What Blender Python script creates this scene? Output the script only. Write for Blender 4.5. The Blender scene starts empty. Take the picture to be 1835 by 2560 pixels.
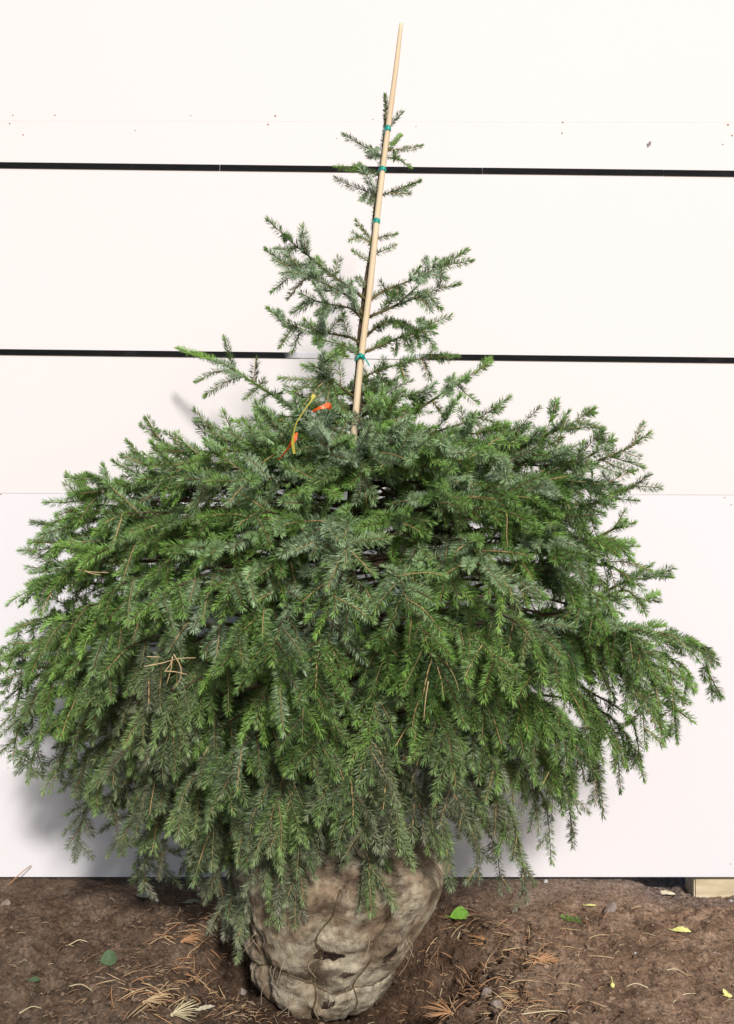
import bpy, math, random
import numpy as np
from mathutils import Vector

random.seed(7)
RNG = np.random.default_rng(11)
R = math.radians

# ------------------------------------------------------------------ camera
scene = bpy.context.scene
CAM_Z = 1.19            # metres above the soil
F = 2500.0              # focal length in photo pixels (photo 1835 x 2560)
cam_data = bpy.data.cameras.new('camera')
cam = bpy.data.objects.new('camera', cam_data)
scene.collection.objects.link(cam)
cam.location = (0, 0, CAM_Z)
cam.rotation_euler = (R(90), 0, 0)
cam_data.sensor_fit = 'VERTICAL'
cam_data.sensor_height = 36.0
cam_data.lens = F / 2560.0 * 36.0
cam_data.clip_start = 0.05
cam_data.clip_end = 500
scene.camera = cam

# ------------------------------------------------------------------ light
SUN_AZ = 14.0           # degrees to the right of the camera
SUN_EL = 33.0
world = bpy.data.worlds.new('World')
scene.world = world
world.use_nodes = True
wn = world.node_tree.nodes
wl = world.node_tree.links
wn.clear()
wo = wn.new('ShaderNodeOutputWorld')
bg = wn.new('ShaderNodeBackground')
sky = wn.new('ShaderNodeTexSky')
sky.sky_type = 'NISHITA'
sky.sun_disc = False
sky.sun_elevation = R(SUN_EL)
sky.sun_rotation = R(180 - SUN_AZ)
sky.air_density = 1.0
sky.dust_density = 1.0
sky.ozone_density = 1.2
bg.inputs['Strength'].default_value = 0.072
wl.new(sky.outputs['Color'], bg.inputs['Color'])
wl.new(bg.outputs['Background'], wo.inputs['Surface'])

sun_data = bpy.data.lights.new('sun', 'SUN')
sun_data.energy = 3.0
sun_data.angle = R(7)
sun_data.color = (1.0, 0.955, 0.925)
sun = bpy.data.objects.new('sun', sun_data)
scene.collection.objects.link(sun)
a, e = R(SUN_AZ), R(SUN_EL)
sun_dir = Vector((-math.sin(a) * math.cos(e), math.cos(a) * math.cos(e), -math.sin(e)))
sun.rotation_euler = sun_dir.to_track_quat('-Z', 'Y').to_euler()
sun.location = (2, -2, 4)

vs = scene.view_settings
vs.view_transform = 'Standard'
vs.look = 'None'
vs.exposure = 0.385
vs.gamma = 1.0
vs.use_curve_mapping = False
scene.render.engine = 'CYCLES'
scene.cycles.max_bounces = 8
scene.cycles.diffuse_bounces = 4
scene.cycles.use_denoising = True

# ------------------------------------------------------------------ helpers
COL = scene.collection


def link(o, parent=None):
    COL.objects.link(o)
    if parent is not None:
        o.parent = parent
    return o


def tag(o, label=None, cat=None, group=None, kind=None):
    if label:
        o['label'] = label
    if cat:
        o['category'] = cat
    if group:
        o['group'] = group
    if kind:
        o['kind'] = kind
    return o


def empty(name, loc=(0, 0, 0), parent=None):
    o = bpy.data.objects.new(name, None)
    o.empty_display_size = 0.05
    o.location = loc
    return link(o, parent)


def np_mesh(name, verts, faces, mats, col=None, mat_idx=None, smooth=False):
    """verts (n,3), faces list of (m,k) int arrays (all tris or quads per array)."""
    verts = np.asarray(verts, dtype=np.float32)
    if not isinstance(faces, list):
        faces = [faces]
    faces = [np.asarray(f, dtype=np.int32) for f in faces if len(f)]
    me = bpy.data.meshes.new(name)
    me.vertices.add(len(verts))
    me.vertices.foreach_set('co', verts.ravel())
    nl = sum(f.size for f in faces)
    npoly = sum(len(f) for f in faces)
    me.loops.add(nl)
    me.loops.foreach_set('vertex_index', np.concatenate([f.ravel() for f in faces]))
    me.polygons.add(npoly)
    sizes = np.concatenate([np.full(len(f), f.shape[1], dtype=np.int32) for f in faces])
    starts = np.concatenate([[0], np.cumsum(sizes)[:-1]]).astype(np.int32)
    me.polygons.foreach_set('loop_start', starts)
    me.polygons.foreach_set('loop_total', sizes)
    if mat_idx is not None:
        me.polygons.foreach_set('material_index', np.asarray(mat_idx, dtype=np.int32))
    me.polygons.foreach_set('use_smooth', np.full(npoly, bool(smooth)))
    if col is not None:
        at = me.color_attributes.new('tint', 'FLOAT_COLOR', 'POINT')
        c = np.ones((len(verts), 4), dtype=np.float32)
        c[:, :3] = col
        at.data.foreach_set('color', c.ravel())
    for m in mats:
        me.materials.append(m)
    me.update(calc_edges=True)
    return me


def mobj(name, me, parent=None):
    return link(bpy.data.objects.new(name, me), parent)


def px(u, v, d):
    """photo pixel (full size) at distance d in front of the camera -> world point"""
    return np.array([(u - 917.5) * d / F, d, CAM_Z - (v - 1280.0) * d / F])


def norm(v):
    n = np.linalg.norm(v, axis=-1, keepdims=True)
    return v / np.maximum(n, 1e-9)


# value noise, vectorised
_perm = np.random.default_rng(5).random(4096).astype(np.float64)


def _h(ix, iy, iz):
    return _perm[(ix * 73 + iy * 1009 + iz * 3331 + (ix * iy) * 7 + (iy * iz) * 13) & 4095]


def vnoise(x, y, z=0.0):
    x, y, z = np.broadcast_arrays(np.asarray(x, float), np.asarray(y, float), np.asarray(z, float))
    ix, iy, iz = (np.floor(q).astype(np.int64) for q in (x, y, z))
    fx, fy, fz = x - ix, y - iy, z - iz
    fx, fy, fz = (q * q * (3 - 2 * q) for q in (fx, fy, fz))
    r = 0
    for dx in (0, 1):
        for dy in (0, 1):
            for dz in (0, 1):
                w = (fx if dx else 1 - fx) * (fy if dy else 1 - fy) * (fz if dz else 1 - fz)
                r = r + w * _h(ix + dx, iy + dy, iz + dz)
    return r * 2 - 1


def fbm(x, y, z=0.0, o=4):
    r, a = 0, 1.0
    for k in range(o):
        r = r + a * vnoise(x * 2 ** k + 17.3 * k, y * 2 ** k - 9.1 * k, np.asarray(z) * 2 ** k + 3.7 * k)
        a *= 0.5
    return r


def sstep(a, b, x):
    t = np.clip((x - a) / (b - a), 0, 1)
    return t * t * (3 - 2 * t)


def box(x0, x1, y0, y1, z0, z1):
    v = [(x, y, z) for z in (z0, z1) for y in (y0, y1) for x in (x0, x1)]
    f = [(0, 2, 3, 1), (4, 5, 7, 6), (0, 1, 5, 4), (2, 6, 7, 3), (0, 4, 6, 2), (1, 3, 7, 5)]
    return np.array(v, float), np.array(f)


def tube(pts, rad, n=5, cap=True):
    """(verts, quads, caps-tris) of a tube along a polyline with radius per point"""
    pts = np.asarray(pts, float)
    k = len(pts)
    rad = np.broadcast_to(np.asarray(rad, float), (k,))
    t = norm(np.gradient(pts, axis=0))
    ref = np.array([0.31, 0.17, 0.93]) if abs(t[0, 2]) < 0.8 else np.array([0.93, 0.31, 0.17])
    s = norm(np.cross(t, ref))
    u = np.cross(s, t)
    an = np.arange(n) * 2 * math.pi / n
    v = pts[:, None, :] + rad[:, None, None] * (np.cos(an)[None, :, None] * s[:, None, :] + np.sin(an)[None, :, None] * u[:, None, :])
    v = v.reshape(-1, 3)
    i = np.arange(k - 1)[:, None] * n
    j = np.arange(n)[None, :]
    j2 = (j + 1) % n
    q = np.stack([i + j, i + j2, i + n + j2, i + n + j], -1).reshape(-1, 4)
    tr = np.zeros((0, 3), int)
    if cap:
        v = np.vstack([v, pts[:1], pts[-1:]])
        c0, c1 = k * n, k * n + 1
        jj = np.arange(n)
        tr = np.vstack([np.stack([np.full(n, c0), (jj + 1) % n, jj], -1),
                        np.stack([np.full(n, c1), (k - 1) * n + jj, (k - 1) * n + (jj + 1) % n], -1)])
    return v, q, tr


class Acc:
    """collects pieces of geometry into one mesh"""

    def __init__(self):
        self.v, self.q, self.t, self.c = [], [], [], []
        self.n = 0

    def add(self, v, q=None, t=None, c=None):
        self.v.append(v)
        if q is not None and len(q):
            self.q.append(q + self.n)
        if t is not None and len(t):
            self.t.append(t + self.n)
        if c is not None:
            self.c.append(np.broadcast_to(np.asarray(c, np.float32), (len(v), 3)))
        self.n += len(v)

    def mesh(self, name, mats, smooth=False, off=None):
        v = np.vstack(self.v)
        if off is not None:
            v = v - off
        f = []
        if self.q:
            f.append(np.vstack(self.q))
        if self.t:
            f.append(np.vstack(self.t))
        return np_mesh(name, v, f, mats, np.vstack(self.c) if self.c else None, smooth=smooth)


# ------------------------------------------------------------------ materials
def mat(name, rough=0.7, spec=0.3):
    m = bpy.data.materials.new(name)
    m.use_nodes = True
    nt = m.node_tree
    b = nt.nodes['Principled BSDF']
    b.inputs['Roughness'].default_value = rough
    b.inputs['Specular IOR Level'].default_value = spec
    return m, nt, b


def nd(nt, typ, **kw):
    n = nt.nodes.new(typ)
    for k, v in kw.items():
        if k in ('Scale', 'Detail', 'Roughness', 'Distortion', 'Strength', 'Distance', 'W'):
            n.inputs[k].default_value = v
        else:
            setattr(n, k, v)
    return n


def ramp(nt, src, stops):
    r = nt.nodes.new('ShaderNodeValToRGB')
    e = r.color_ramp.elements
    while len(e) < len(stops):
        e.new(0.5)
    for el, (p, c) in zip(e, stops):
        el.position = p
        el.color = (*c, 1) if len(c) == 3 else c
    nt.links.new(src, r.inputs['Fac'])
    return r.outputs['Color']


def mix(nt, fac, a, b, blend='MIX'):
    n = nt.nodes.new('ShaderNodeMix')
    n.data_type = 'RGBA'
    n.blend_type = blend
    for s, i in ((fac, 0), (a, 6), (b, 7)):
        if hasattr(s, 'default_value') or hasattr(s, 'is_linked'):
            nt.links.new(s, n.inputs[i])
        elif isinstance(s, (int, float)):
            n.inputs[i].default_value = s
        else:
            n.inputs[i].default_value = (*s, 1)
    return n.outputs[2]


def noise(nt, coord, scale, detail=4, rough=0.55, mapping=None):
    n = nd(nt, 'ShaderNodeTexNoise', Scale=scale, Detail=detail, Roughness=rough)
    if mapping is not None:
        mp = nt.nodes.new('ShaderNodeMapping')
        mp.inputs['Scale'].default_value = mapping
        nt.links.new(coord, mp.inputs['Vector'])
        coord = mp.outputs['Vector']
    nt.links.new(coord, n.inputs['Vector'])
    return n.outputs['Fac']


def obj_coord(nt):
    return nt.nodes.new('ShaderNodeTexCoord').outputs['Object']


def bump(nt, b, height, strength=0.3, dist=0.002):
    n = nt.nodes.new('ShaderNodeBump')
    n.inputs['Strength'].default_value = strength
    n.inputs['Distance'].default_value = dist
    nt.links.new(height, n.inputs['Height'])
    nt.links.new(n.outputs['Normal'], b.inputs['Normal'])


def paint_mat(name, c, c2):
    m, nt, b = mat(name, 0.6, 0.25)
    co = obj_coord(nt)
    f = noise(nt, co, 2.2, 5, 0.6)
    col = ramp(nt, f, [(0.3, c), (0.7, c2)])
    g = noise(nt, co, 260, 3, 0.6)
    fine = ramp(nt, g, [(0.0, (0.96,) * 3), (1.0, (1.0,) * 3)])
    nt.links.new(mix(nt, 1.0, col, fine, 'MULTIPLY'), b.inputs['Base Color'])
    roll = noise(nt, co, 90, 4, 0.7, (1, 1, 0.5))
    bump(nt, b, roll, 0.12, 0.002)
    return m


M_PANEL_TOP = paint_mat('paint_white_warm_lit', (0.750, 0.702, 0.690), (0.750, 0.708, 0.692))  # white paint with the warm cast of the upper light put into its colour
M_PANEL_MID = M_PANEL_TOP
M_PANEL_LOW = paint_mat('paint_white_cool_lit', (0.738, 0.716, 0.724), (0.740, 0.718, 0.726))  # white paint with the bluish cast of the lower light put into its colour


def batten_mat(name, fade=None):
    m, nt, b = mat(name, 0.7, 0.1)
    co = obj_coord(nt)
    f = noise(nt, co, 35, 5, 0.7, (0.4, 1, 2))
    col = ramp(nt, f, [(0.35, (0.004, 0.004, 0.005)), (0.75, (0.011, 0.010, 0.011))])
    big = noise(nt, co, 5, 4, 0.65)
    dust = ramp(nt, big, [(0.60, (0, 0, 0)), (0.85, (0.16,) * 3)])
    col = mix(nt, dust, col, (0.16, 0.15, 0.16))
    if fade is not None:                    # white paint rubbed over the end of the strip
        x0, x1 = fade
        sp = nt.nodes.new('ShaderNodeSeparateXYZ')
        nt.links.new(co, sp.inputs[0])
        mr = nt.nodes.new('ShaderNodeMapRange')
        mr.inputs[1].default_value = x0
        mr.inputs[2].default_value = x1
        nt.links.new(sp.outputs[0], mr.inputs[0])
        ad = nt.nodes.new('ShaderNodeMath')
        ad.operation = 'MULTIPLY_ADD'
        nt.links.new(noise(nt, co, 28, 5, 0.7), ad.inputs[0])
        ad.inputs[1].default_value = 1.0
        ad.inputs[2].default_value = -1.05
        a2 = nt.nodes.new('ShaderNodeMath')
        a2.operation = 'ADD'
        a2.use_clamp = True
        mr.inputs[4].default_value = 2.2
        nt.links.new(mr.outputs[0], a2.inputs[0])
        nt.links.new(ad.outputs[0], a2.inputs[1])
        col = mix(nt, a2.outputs[0], col, (0.70, 0.69, 0.70))
    nt.links.new(col, b.inputs['Base Color'])
    bump(nt, b, f, 0.2, 0.001)
    return m


def simple_mat(name, stops, scale=40, rough=0.7, spec=0.3, bstr=0.2, mapping=None, bdist=0.001):
    m, nt, b = mat(name, rough, spec)
    co = obj_coord(nt)
    f = noise(nt, co, scale, 5, 0.6, mapping)
    nt.links.new(ramp(nt, f, stops), b.inputs['Base Color'])
    if bstr:
        bump(nt, b, f, bstr, bdist)
    return m


M_BACK = simple_mat('backing_board', [(0.3, (0.30, 0.28, 0.27)), (0.7, (0.42, 0.40, 0.39))], 12)
M_NAIL = simple_mat('rusty_nail', [(0.3, (0.30, 0.16, 0.06)), (0.7, (0.42, 0.27, 0.13))], 300, 0.8)
M_SCUFF = simple_mat('grey_scuff', [(0.3, (0.22, 0.18, 0.19)), (0.7, (0.34, 0.30, 0.31))], 300, 0.9)


BALL_X, BALL_Y = -0.085, 2.58


def soil_mat():
    m, nt, b = mat('soil', 0.95, 0.12)
    co = obj_coord(nt)
    f1 = noise(nt, co, 9, 8, 0.68)
    f2 = noise(nt, co, 95, 6, 0.7)
    f3 = noise(nt, co, 420, 3, 0.6)
    base = ramp(nt, f1, [(0.28, (0.075, 0.046, 0.030)), (0.5, (0.165, 0.112, 0.075)), (0.74, (0.29, 0.215, 0.155))])
    gr = ramp(nt, f2, [(0.3, (0.40,) * 3), (0.5, (1.0,) * 3), (0.72, (1.75, 1.68, 1.62))])
    col = mix(nt, 1.0, base, gr, 'MULTIPLY')
    # dry, paler soil over to the right, ashy grains along the foot of the wall
    sp = nt.nodes.new('ShaderNodeSeparateXYZ')
    nt.links.new(co, sp.inputs[0])
    mr = nt.nodes.new('ShaderNodeMapRange')
    mr.interpolation_type = 'SMOOTHSTEP'
    mr.inputs[1].default_value = -0.2
    mr.inputs[2].default_value = 0.9
    nt.links.new(sp.outputs[0], mr.inputs[0])
    dry = mix(nt, 1.0, col, (1.8, 1.72, 1.66), 'MULTIPLY')
    col = mix(nt, mr.outputs[0], col, dry)
    m2 = nt.nodes.new('ShaderNodeMapRange')
    m2.interpolation_type = 'SMOOTHSTEP'
    m2.inputs[1].default_value = 3.0
    m2.inputs[2].default_value = 3.3
    nt.links.new(sp.outputs[1], m2.inputs[0])
    m3 = nt.nodes.new('ShaderNodeMath')
    m3.operation = 'MULTIPLY'
    nt.links.new(m2.outputs[0], m3.inputs[0])
    ash = ramp(nt, f2, [(0.42, (0, 0, 0)), (0.7, (0.75,) * 3)])
    nt.links.new(ash, m3.inputs[1])
    m4 = nt.nodes.new('ShaderNodeMath')
    m4.operation = 'MULTIPLY'
    nt.links.new(m3.outputs[0], m4.inputs[0])
    nt.links.new(mr.outputs[0], m4.inputs[1])
    col = mix(nt, m4.outputs[0], col, (0.40, 0.37, 0.37))
    # freshly dug, darker earth round the root ball, shade of the hollow painted in
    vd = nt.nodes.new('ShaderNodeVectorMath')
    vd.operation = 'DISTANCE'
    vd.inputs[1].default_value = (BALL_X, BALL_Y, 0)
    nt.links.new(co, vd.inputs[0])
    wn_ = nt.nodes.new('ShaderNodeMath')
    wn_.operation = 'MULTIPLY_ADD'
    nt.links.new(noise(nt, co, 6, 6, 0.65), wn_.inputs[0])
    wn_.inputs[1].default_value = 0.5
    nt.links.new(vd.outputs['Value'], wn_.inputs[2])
    hollow_shade = ramp(nt, wn_.outputs[0], [(0.50, (0.50, 0.45, 0.42)), (0.72, (1.0, 1.0, 1.0))])
    col = mix(nt, 1.0, col, hollow_shade, 'MULTIPLY')
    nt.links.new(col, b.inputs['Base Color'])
    ad = nt.nodes.new('ShaderNodeMath')
    ad.operation = 'MULTIPLY_ADD'
    nt.links.new(f3, ad.inputs[0])
    ad.inputs[1].default_value = 0.35
    nt.links.new(f2, ad.inputs[2])
    bump(nt, b, ad.outputs[0], 1.0, 0.013)
    return m


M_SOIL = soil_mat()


def needle_mat():
    m, nt, b = mat('spruce_needle', 0.45, 0.35)
    at = nt.nodes.new('ShaderNodeAttribute')
    at.attribute_name = 'tint'
    sp = nt.nodes.new('ShaderNodeSeparateColor')
    nt.links.new(at.outputs['Color'], sp.inputs[0])
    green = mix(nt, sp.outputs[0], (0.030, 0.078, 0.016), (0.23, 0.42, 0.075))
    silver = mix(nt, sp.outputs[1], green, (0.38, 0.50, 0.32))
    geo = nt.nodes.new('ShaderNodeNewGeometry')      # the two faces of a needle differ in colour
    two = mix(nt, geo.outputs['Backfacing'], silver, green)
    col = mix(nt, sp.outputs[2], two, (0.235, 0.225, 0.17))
    nt.links.new(col, b.inputs['Base Color'])
    return m


M_NEEDLE = needle_mat()


def twig_mat():
    m, nt, b = mat('spruce_twig', 0.8, 0.2)
    at = nt.nodes.new('ShaderNodeAttribute')
    at.attribute_name = 'tint'
    co = obj_coord(nt)
    f = noise(nt, co, 220, 4, 0.6)
    g = ramp(nt, f, [(0.2, (0.65,) * 3), (0.8, (1.25,) * 3)])
    nt.links.new(mix(nt, 1.0, at.outputs['Color'], g, 'MULTIPLY'), b.inputs['Base Color'])
    bump(nt, b, f, 0.3, 0.001)
    return m


M_TWIG = twig_mat()
M_BARK = simple_mat('spruce_bark', [(0.3, (0.055, 0.035, 0.022)), (0.7, (0.15, 0.10, 0.065))], 60, 0.9, 0.2, 0.8, (1, 1, 0.5), 0.004)
M_STAKE = simple_mat('bare_wood', [(0.25, (0.66, 0.50, 0.31)), (0.75, (0.80, 0.65, 0.45))], 60, 0.6, 0.3, 0.15, (1, 1, 0.08))
M_TIE = simple_mat('green_tape', [(0.3, (0.0, 0.25, 0.19)), (0.7, (0.01, 0.36, 0.28))], 80, 0.35, 0.5)
M_RED = simple_mat('red_ribbon', [(0.3, (0.75, 0.07, 0.01)), (0.7, (0.85, 0.16, 0.02))], 60, 0.4, 0.5)
M_YEL = simple_mat('yellow_tie', [(0.3, (0.40, 0.33, 0.04)), (0.7, (0.50, 0.45, 0.08))], 60, 0.45, 0.4)


def burlap_mat():
    m, nt, b = mat('burlap', 0.95, 0.1)
    co = obj_coord(nt)
    f1 = noise(nt, co, 7, 7, 0.68)
    f2 = noise(nt, co, 42, 5, 0.65)
    base = ramp(nt, f1, [(0.30, (0.15, 0.10, 0.065)), (0.44, (0.34, 0.255, 0.165)), (0.56, (0.62, 0.54, 0.39)), (0.72, (0.53, 0.42, 0.30))])
    gr = ramp(nt, f2, [(0.25, (0.55,) * 3), (0.6, (1.05,) * 3)])
    col = mix(nt, 1.0, base, gr, 'MULTIPLY')
    f4 = noise(nt, co, 6.5, 8, 0.72, (1, 1, 1.9))
    dirt = ramp(nt, f4, [(0.50, (0, 0, 0)), (0.60, (0.8,) * 3)])
    col = mix(nt, dirt, col, (0.075, 0.05, 0.036))
    wv = []
    for ax in ('X', 'Z'):
        w = nt.nodes.new('ShaderNodeTexWave')
        w.bands_direction = ax
        w.inputs['Scale'].default_value = 160
        w.inputs['Distortion'].default_value = 1.2
        nt.links.new(co, w.inputs['Vector'])
        wv.append(w.outputs['Fac'])
    mu = nt.nodes.new('ShaderNodeMath')
    mu.operation = 'ADD'
    nt.links.new(wv[0], mu.inputs[0])
    nt.links.new(wv[1], mu.inputs[1])
    weave = ramp(nt, mu.outputs[0], [(0.2, (0.72,) * 3), (1.0, (1.1,) * 3)])
    col = mix(nt, 0.7, col, mix(nt, 1.0, col, weave, 'MULTIPLY'))
    nt.links.new(col, b.inputs['Base Color'])
    fold = noise(nt, co, 24, 5, 0.6, (1, 1, 0.35))
    rid = nt.nodes.new('ShaderNodeMath')
    rid.operation = 'PINGPONG'
    nt.links.new(fold, rid.inputs[0])
    rid.inputs[1].default_value = 0.12
    sc_ = nt.nodes.new('ShaderNodeMath')
    sc_.operation = 'MULTIPLY_ADD'
    nt.links.new(rid.outputs[0], sc_.inputs[0])
    sc_.inputs[1].default_value = 14.0
    nt.links.new(f2, sc_.inputs[2])
    m2 = nt.nodes.new('ShaderNodeMath')
    m2.operation = 'MULTIPLY_ADD'
    nt.links.new(sc_.outputs[0], m2.inputs[0])
    m2.inputs[1].default_value = 2.5
    nt.links.new(mu.outputs[0], m2.inputs[2])
    bump(nt, b, m2.outputs[0], 0.55, 0.004)
    return m


M_BURLAP = burlap_mat()
M_TWINE = simple_mat('twine', [(0.3, (0.07, 0.05, 0.03)), (0.7, (0.16, 0.12, 0.07))], 200, 0.95, 0.1, 0.5)
M_DRY_THREAD = simple_mat('burlap_thread', [(0.3, (0.30, 0.22, 0.14)), (0.7, (0.45, 0.36, 0.24))], 90)
M_EARTH = simple_mat('dark_earth', [(0.3, (0.035, 0.022, 0.018)), (0.7, (0.085, 0.055, 0.042))], 60, 0.95, 0.1, 0.9, None, 0.006)

# ------------------------------------------------------------------ setting: soil
WALL_Y = 3.25
BALL = np.array([-0.085, 2.58, 0.0])


def ground_h(x, y, fine=True):
    x = np.asarray(x, float)
    y = np.asarray(y, float)
    h = 0.018 * fbm(x * 2.2, y * 2.2, 0.3, 3)
    if fine:
        cl = np.abs(fbm(x * 14, y * 14, 1.7, 4))
        h = h + 0.032 * (0.6 - cl) * (0.55 + 0.75 * sstep(-0.3, 0.35, vnoise(x * 3.1, y * 3.1, 5.2)))
        h = h + 0.0075 * fbm(x * 62, y * 75, 4.4, 3)
    # hollow dug round the root ball, with loose soil heaped at its rim
    dx, dy = x - BALL[0], y - BALL[1]
    r = np.hypot(dx, dy)
    an = np.arctan2(dy, dx)
    wob = 0.05 * vnoise(np.cos(an) * 2 + 3, np.sin(an) * 2, 1.1)
    h = h - 0.10 * (1 - sstep(0.20, 0.40 + wob, r)) * (0.75 + 0.35 * np.cos(an - 0.1))
    h = h + 0.035 * np.exp(-((r - 0.50 - wob) / 0.10) ** 2) * (0.5 + 0.6 * vnoise(np.cos(an) * 3, np.sin(an) * 3, 8.0))
    # front lip of the hollow stays low so that the foot of the ball shows
    h = h - 0.03 * np.exp(-((dx - 0.0) / 0.25) ** 2) * sstep(-0.1, -0.35, dy)
    for (hx, hy, hd, hr) in ((0.135, 2.52, 0.07, 0.07), (-0.36, 2.62, 0.06, 0.09), (0.20, 2.62, 0.05, 0.09)):
        h = h - hd * np.exp(-((x - hx) ** 2 + (y - hy) ** 2) / hr ** 2)
    # soil drops under the wall on the right
    h = h - 0.06 * sstep(0.80, 1.02, x) * sstep(2.95, 3.22, y)
    k_ = sstep(3.02, 3.2, y)           # levelled along the foot of the wall
    h = h * (1 - 0.72 * k_ * (1 - sstep(0.75, 0.95, x))) - 0.012 + 0.004 * k_ * (1 - sstep(0.7, 0.95, x))
    return h


def axis_coords(lo, hi, d0, d1, step, big):
    mid = np.arange(d0, d1 + step * 0.5, step)
    left, right = [], []
    p, s = d0, step
    while p > lo:
        s = min(s * 1.35, big)
        p -= s
        left.append(p)
    p, s = mid[-1], step
    while p < hi:
        s = min(s * 1.35, big)
        p += s
        right.append(p)
    return np.concatenate([left[::-1], mid, right])


gx = axis_coords(-9, 9, -1.35, 1.35, 0.0065, 0.4)
gy = axis_coords(-6, 7, 2.1, 3.42, 0.006, 0.4)
GX, GY = np.meshgrid(gx, gy)
GZ = ground_h(GX, GY)
gv = np.stack([GX, GY, GZ], -1).reshape(-1, 3)
nx_, ny_ = len(gx), len(gy)
ii = (np.arange(ny_ - 1)[:, None] * nx_ + np.arange(nx_ - 1)[None, :])
gq = np.stack([ii, ii + 1, ii + nx_ + 1, ii + nx_], -1).reshape(-1, 4)
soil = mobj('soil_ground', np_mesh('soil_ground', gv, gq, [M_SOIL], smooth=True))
tag(soil, 'bare brown soil trodden and dug up around the root ball', kind='structure')


def ico(sub=1):
    import bmesh
    bm = bmesh.new()
    bmesh.ops.create_icosphere(bm, subdivisions=sub, radius=1)
    v = np.array([p.co[:] for p in bm.verts])
    f = np.array([[q.index for q in p.verts] for p in bm.faces])
    bm.free()
    return v, f


IV1, IF1 = ico(1)
IV2, IF2 = ico(2)
IV3, IF3 = ico(3)

acc = Acc()
for k in range(5200):
    if k < 2200:       # loose crumbs round the hollow
        an = random.uniform(0, 2 * math.pi)
        r = random.uniform(0.2, 0.62)
        x, y = BALL[0] + r * math.cos(an) * 1.15, BALL[1] + r * math.sin(an)
        s = random.uniform(0.002, 0.008) * (2.0 if random.random() < 0.04 else 1)
    else:
        x, y = random.uniform(-1.3, 1.3), random.uniform(2.15, 3.3)
        s = random.uniform(0.0015, 0.005) * (2.0 if random.random() < 0.03 else 1) * (0.6 if x < -0.45 else 1)
    n = 1 + 0.35 * vnoise(IV1[:, 0] * 1.3 + k, IV1[:, 1] * 1.3, IV1[:, 2] * 1.3)
    v = IV1 * n[:, None] * s * np.array([random.uniform(0.8, 1.3), random.uniform(0.8, 1.3), random.uniform(0.6, 0.9)])
    acc.add(v + np.array([x, y, float(ground_h(x, y)) + s * 0.25]), t=IF1, c=np.array([0.175, 0.118, 0.08]) * random.uniform(0.5, 1.25) * (1.45 if x > 0.35 else 1.0) * (0.6 if math.hypot(x - BALL[0], y - BALL[1]) < 0.42 else 1.0))  # crumbs near the ball darkened too, matching the shade painted on the soil
clods = mobj('soil_crumbs', acc.mesh('soil_crumbs', [M_TWIG], smooth=False))
tag(clods, 'loose crumbs of brown soil strewn over the ground', 'soil crumbs', kind='stuff')

# ------------------------------------------------------------------ setting: wall of white panels
wall = empty('panel_wall', (0, WALL_Y, 0))
tag(wall, 'white painted panel wall with two thin black battens behind the spruce', 'wall')
WO = np.array([0, WALL_Y, 0.0])


def wpx(u, v):
    return px(u, v, WALL_Y) - WO


def wall_part(name, verts, quads, m, smooth=False):
    return mobj(name, np_mesh(name, verts, quads, [m], smooth=smooth), wall)


def slab(x0, x1, zl0, zl1, zr0, zr1, y0, y1):
    """box whose top and bottom edges may slope from left (l) to right (r)"""
    v = []
    for z0, z1, y in ((zl0, zl1, y0),):
        pass
    v = [(x0, y0, zl0), (x1, y0, zr0), (x1, y0, zr1), (x0, y0, zl1),
         (x0, y1, zl0), (x1, y1, zr0), (x1, y1, zr1), (x0, y1, zl1)]
    f = [(0, 1, 2, 3), (5, 4, 7, 6), (4, 5, 1, 0), (3, 2, 6, 7), (4, 0, 3, 7), (1, 5, 6, 2)]
    return np.array(v, float), np.array(f)


za, zb = wpx(0, 1233)[2], wpx(0, 302)[2]
rows = [(0.004, za - 0.0004, M_PANEL_LOW), (za + 0.0004, zb - 0.00015, M_PANEL_MID), (zb + 0.00015, zb + 1.2, M_PANEL_TOP)]
xs = [-6.2, -3.72, -1.28, 1.28, 3.72, 6.2]
for (z0, z1, m) in rows:
    for x0, x1 in zip(xs[:-1], xs[1:]):
        dz = -0.006          # the rows dip slightly to the right
        sl = lambda x: dz * (x + 1.2) / 2.4
        zlo = (0, 0) if z0 < 0.01 else (sl(x0), sl(x1))
        v, f = slab(x0 + 0.0007, x1 - 0.0007, z0 + zlo[0], z1 + sl(x0), z0 + zlo[1], z1 + sl(x1), 0.0, 0.018)
        wall_part('panel', v, f, m)
v, f = slab(-6.2, 6.2, 0.03, zb + 1.15, 0.03, zb + 1.12, 0.0195, 0.03)
wall_part('backing_board', v, f, M_BACK)


def batten(u0, v0, u1, v1, hh, m, name='batten', y0=-0.004):
    a0, b0 = wpx(u0, v0 - hh), wpx(u0, v0 + hh)
    a1, b1 = wpx(u1, v1 - hh), wpx(u1, v1 + hh)
    v, f = slab(a0[0], a1[0], b0[2], a0[2], b1[2], a1[2], y0, -0.0003)
    return wall_part(name, v, f, m)


B_PLAIN = batten_mat('black_batten')


def b1(u):
    return 413.2 + 21.3 * u / 1835


def b2(u):
    return 880 + 21 * u / 1835


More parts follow.
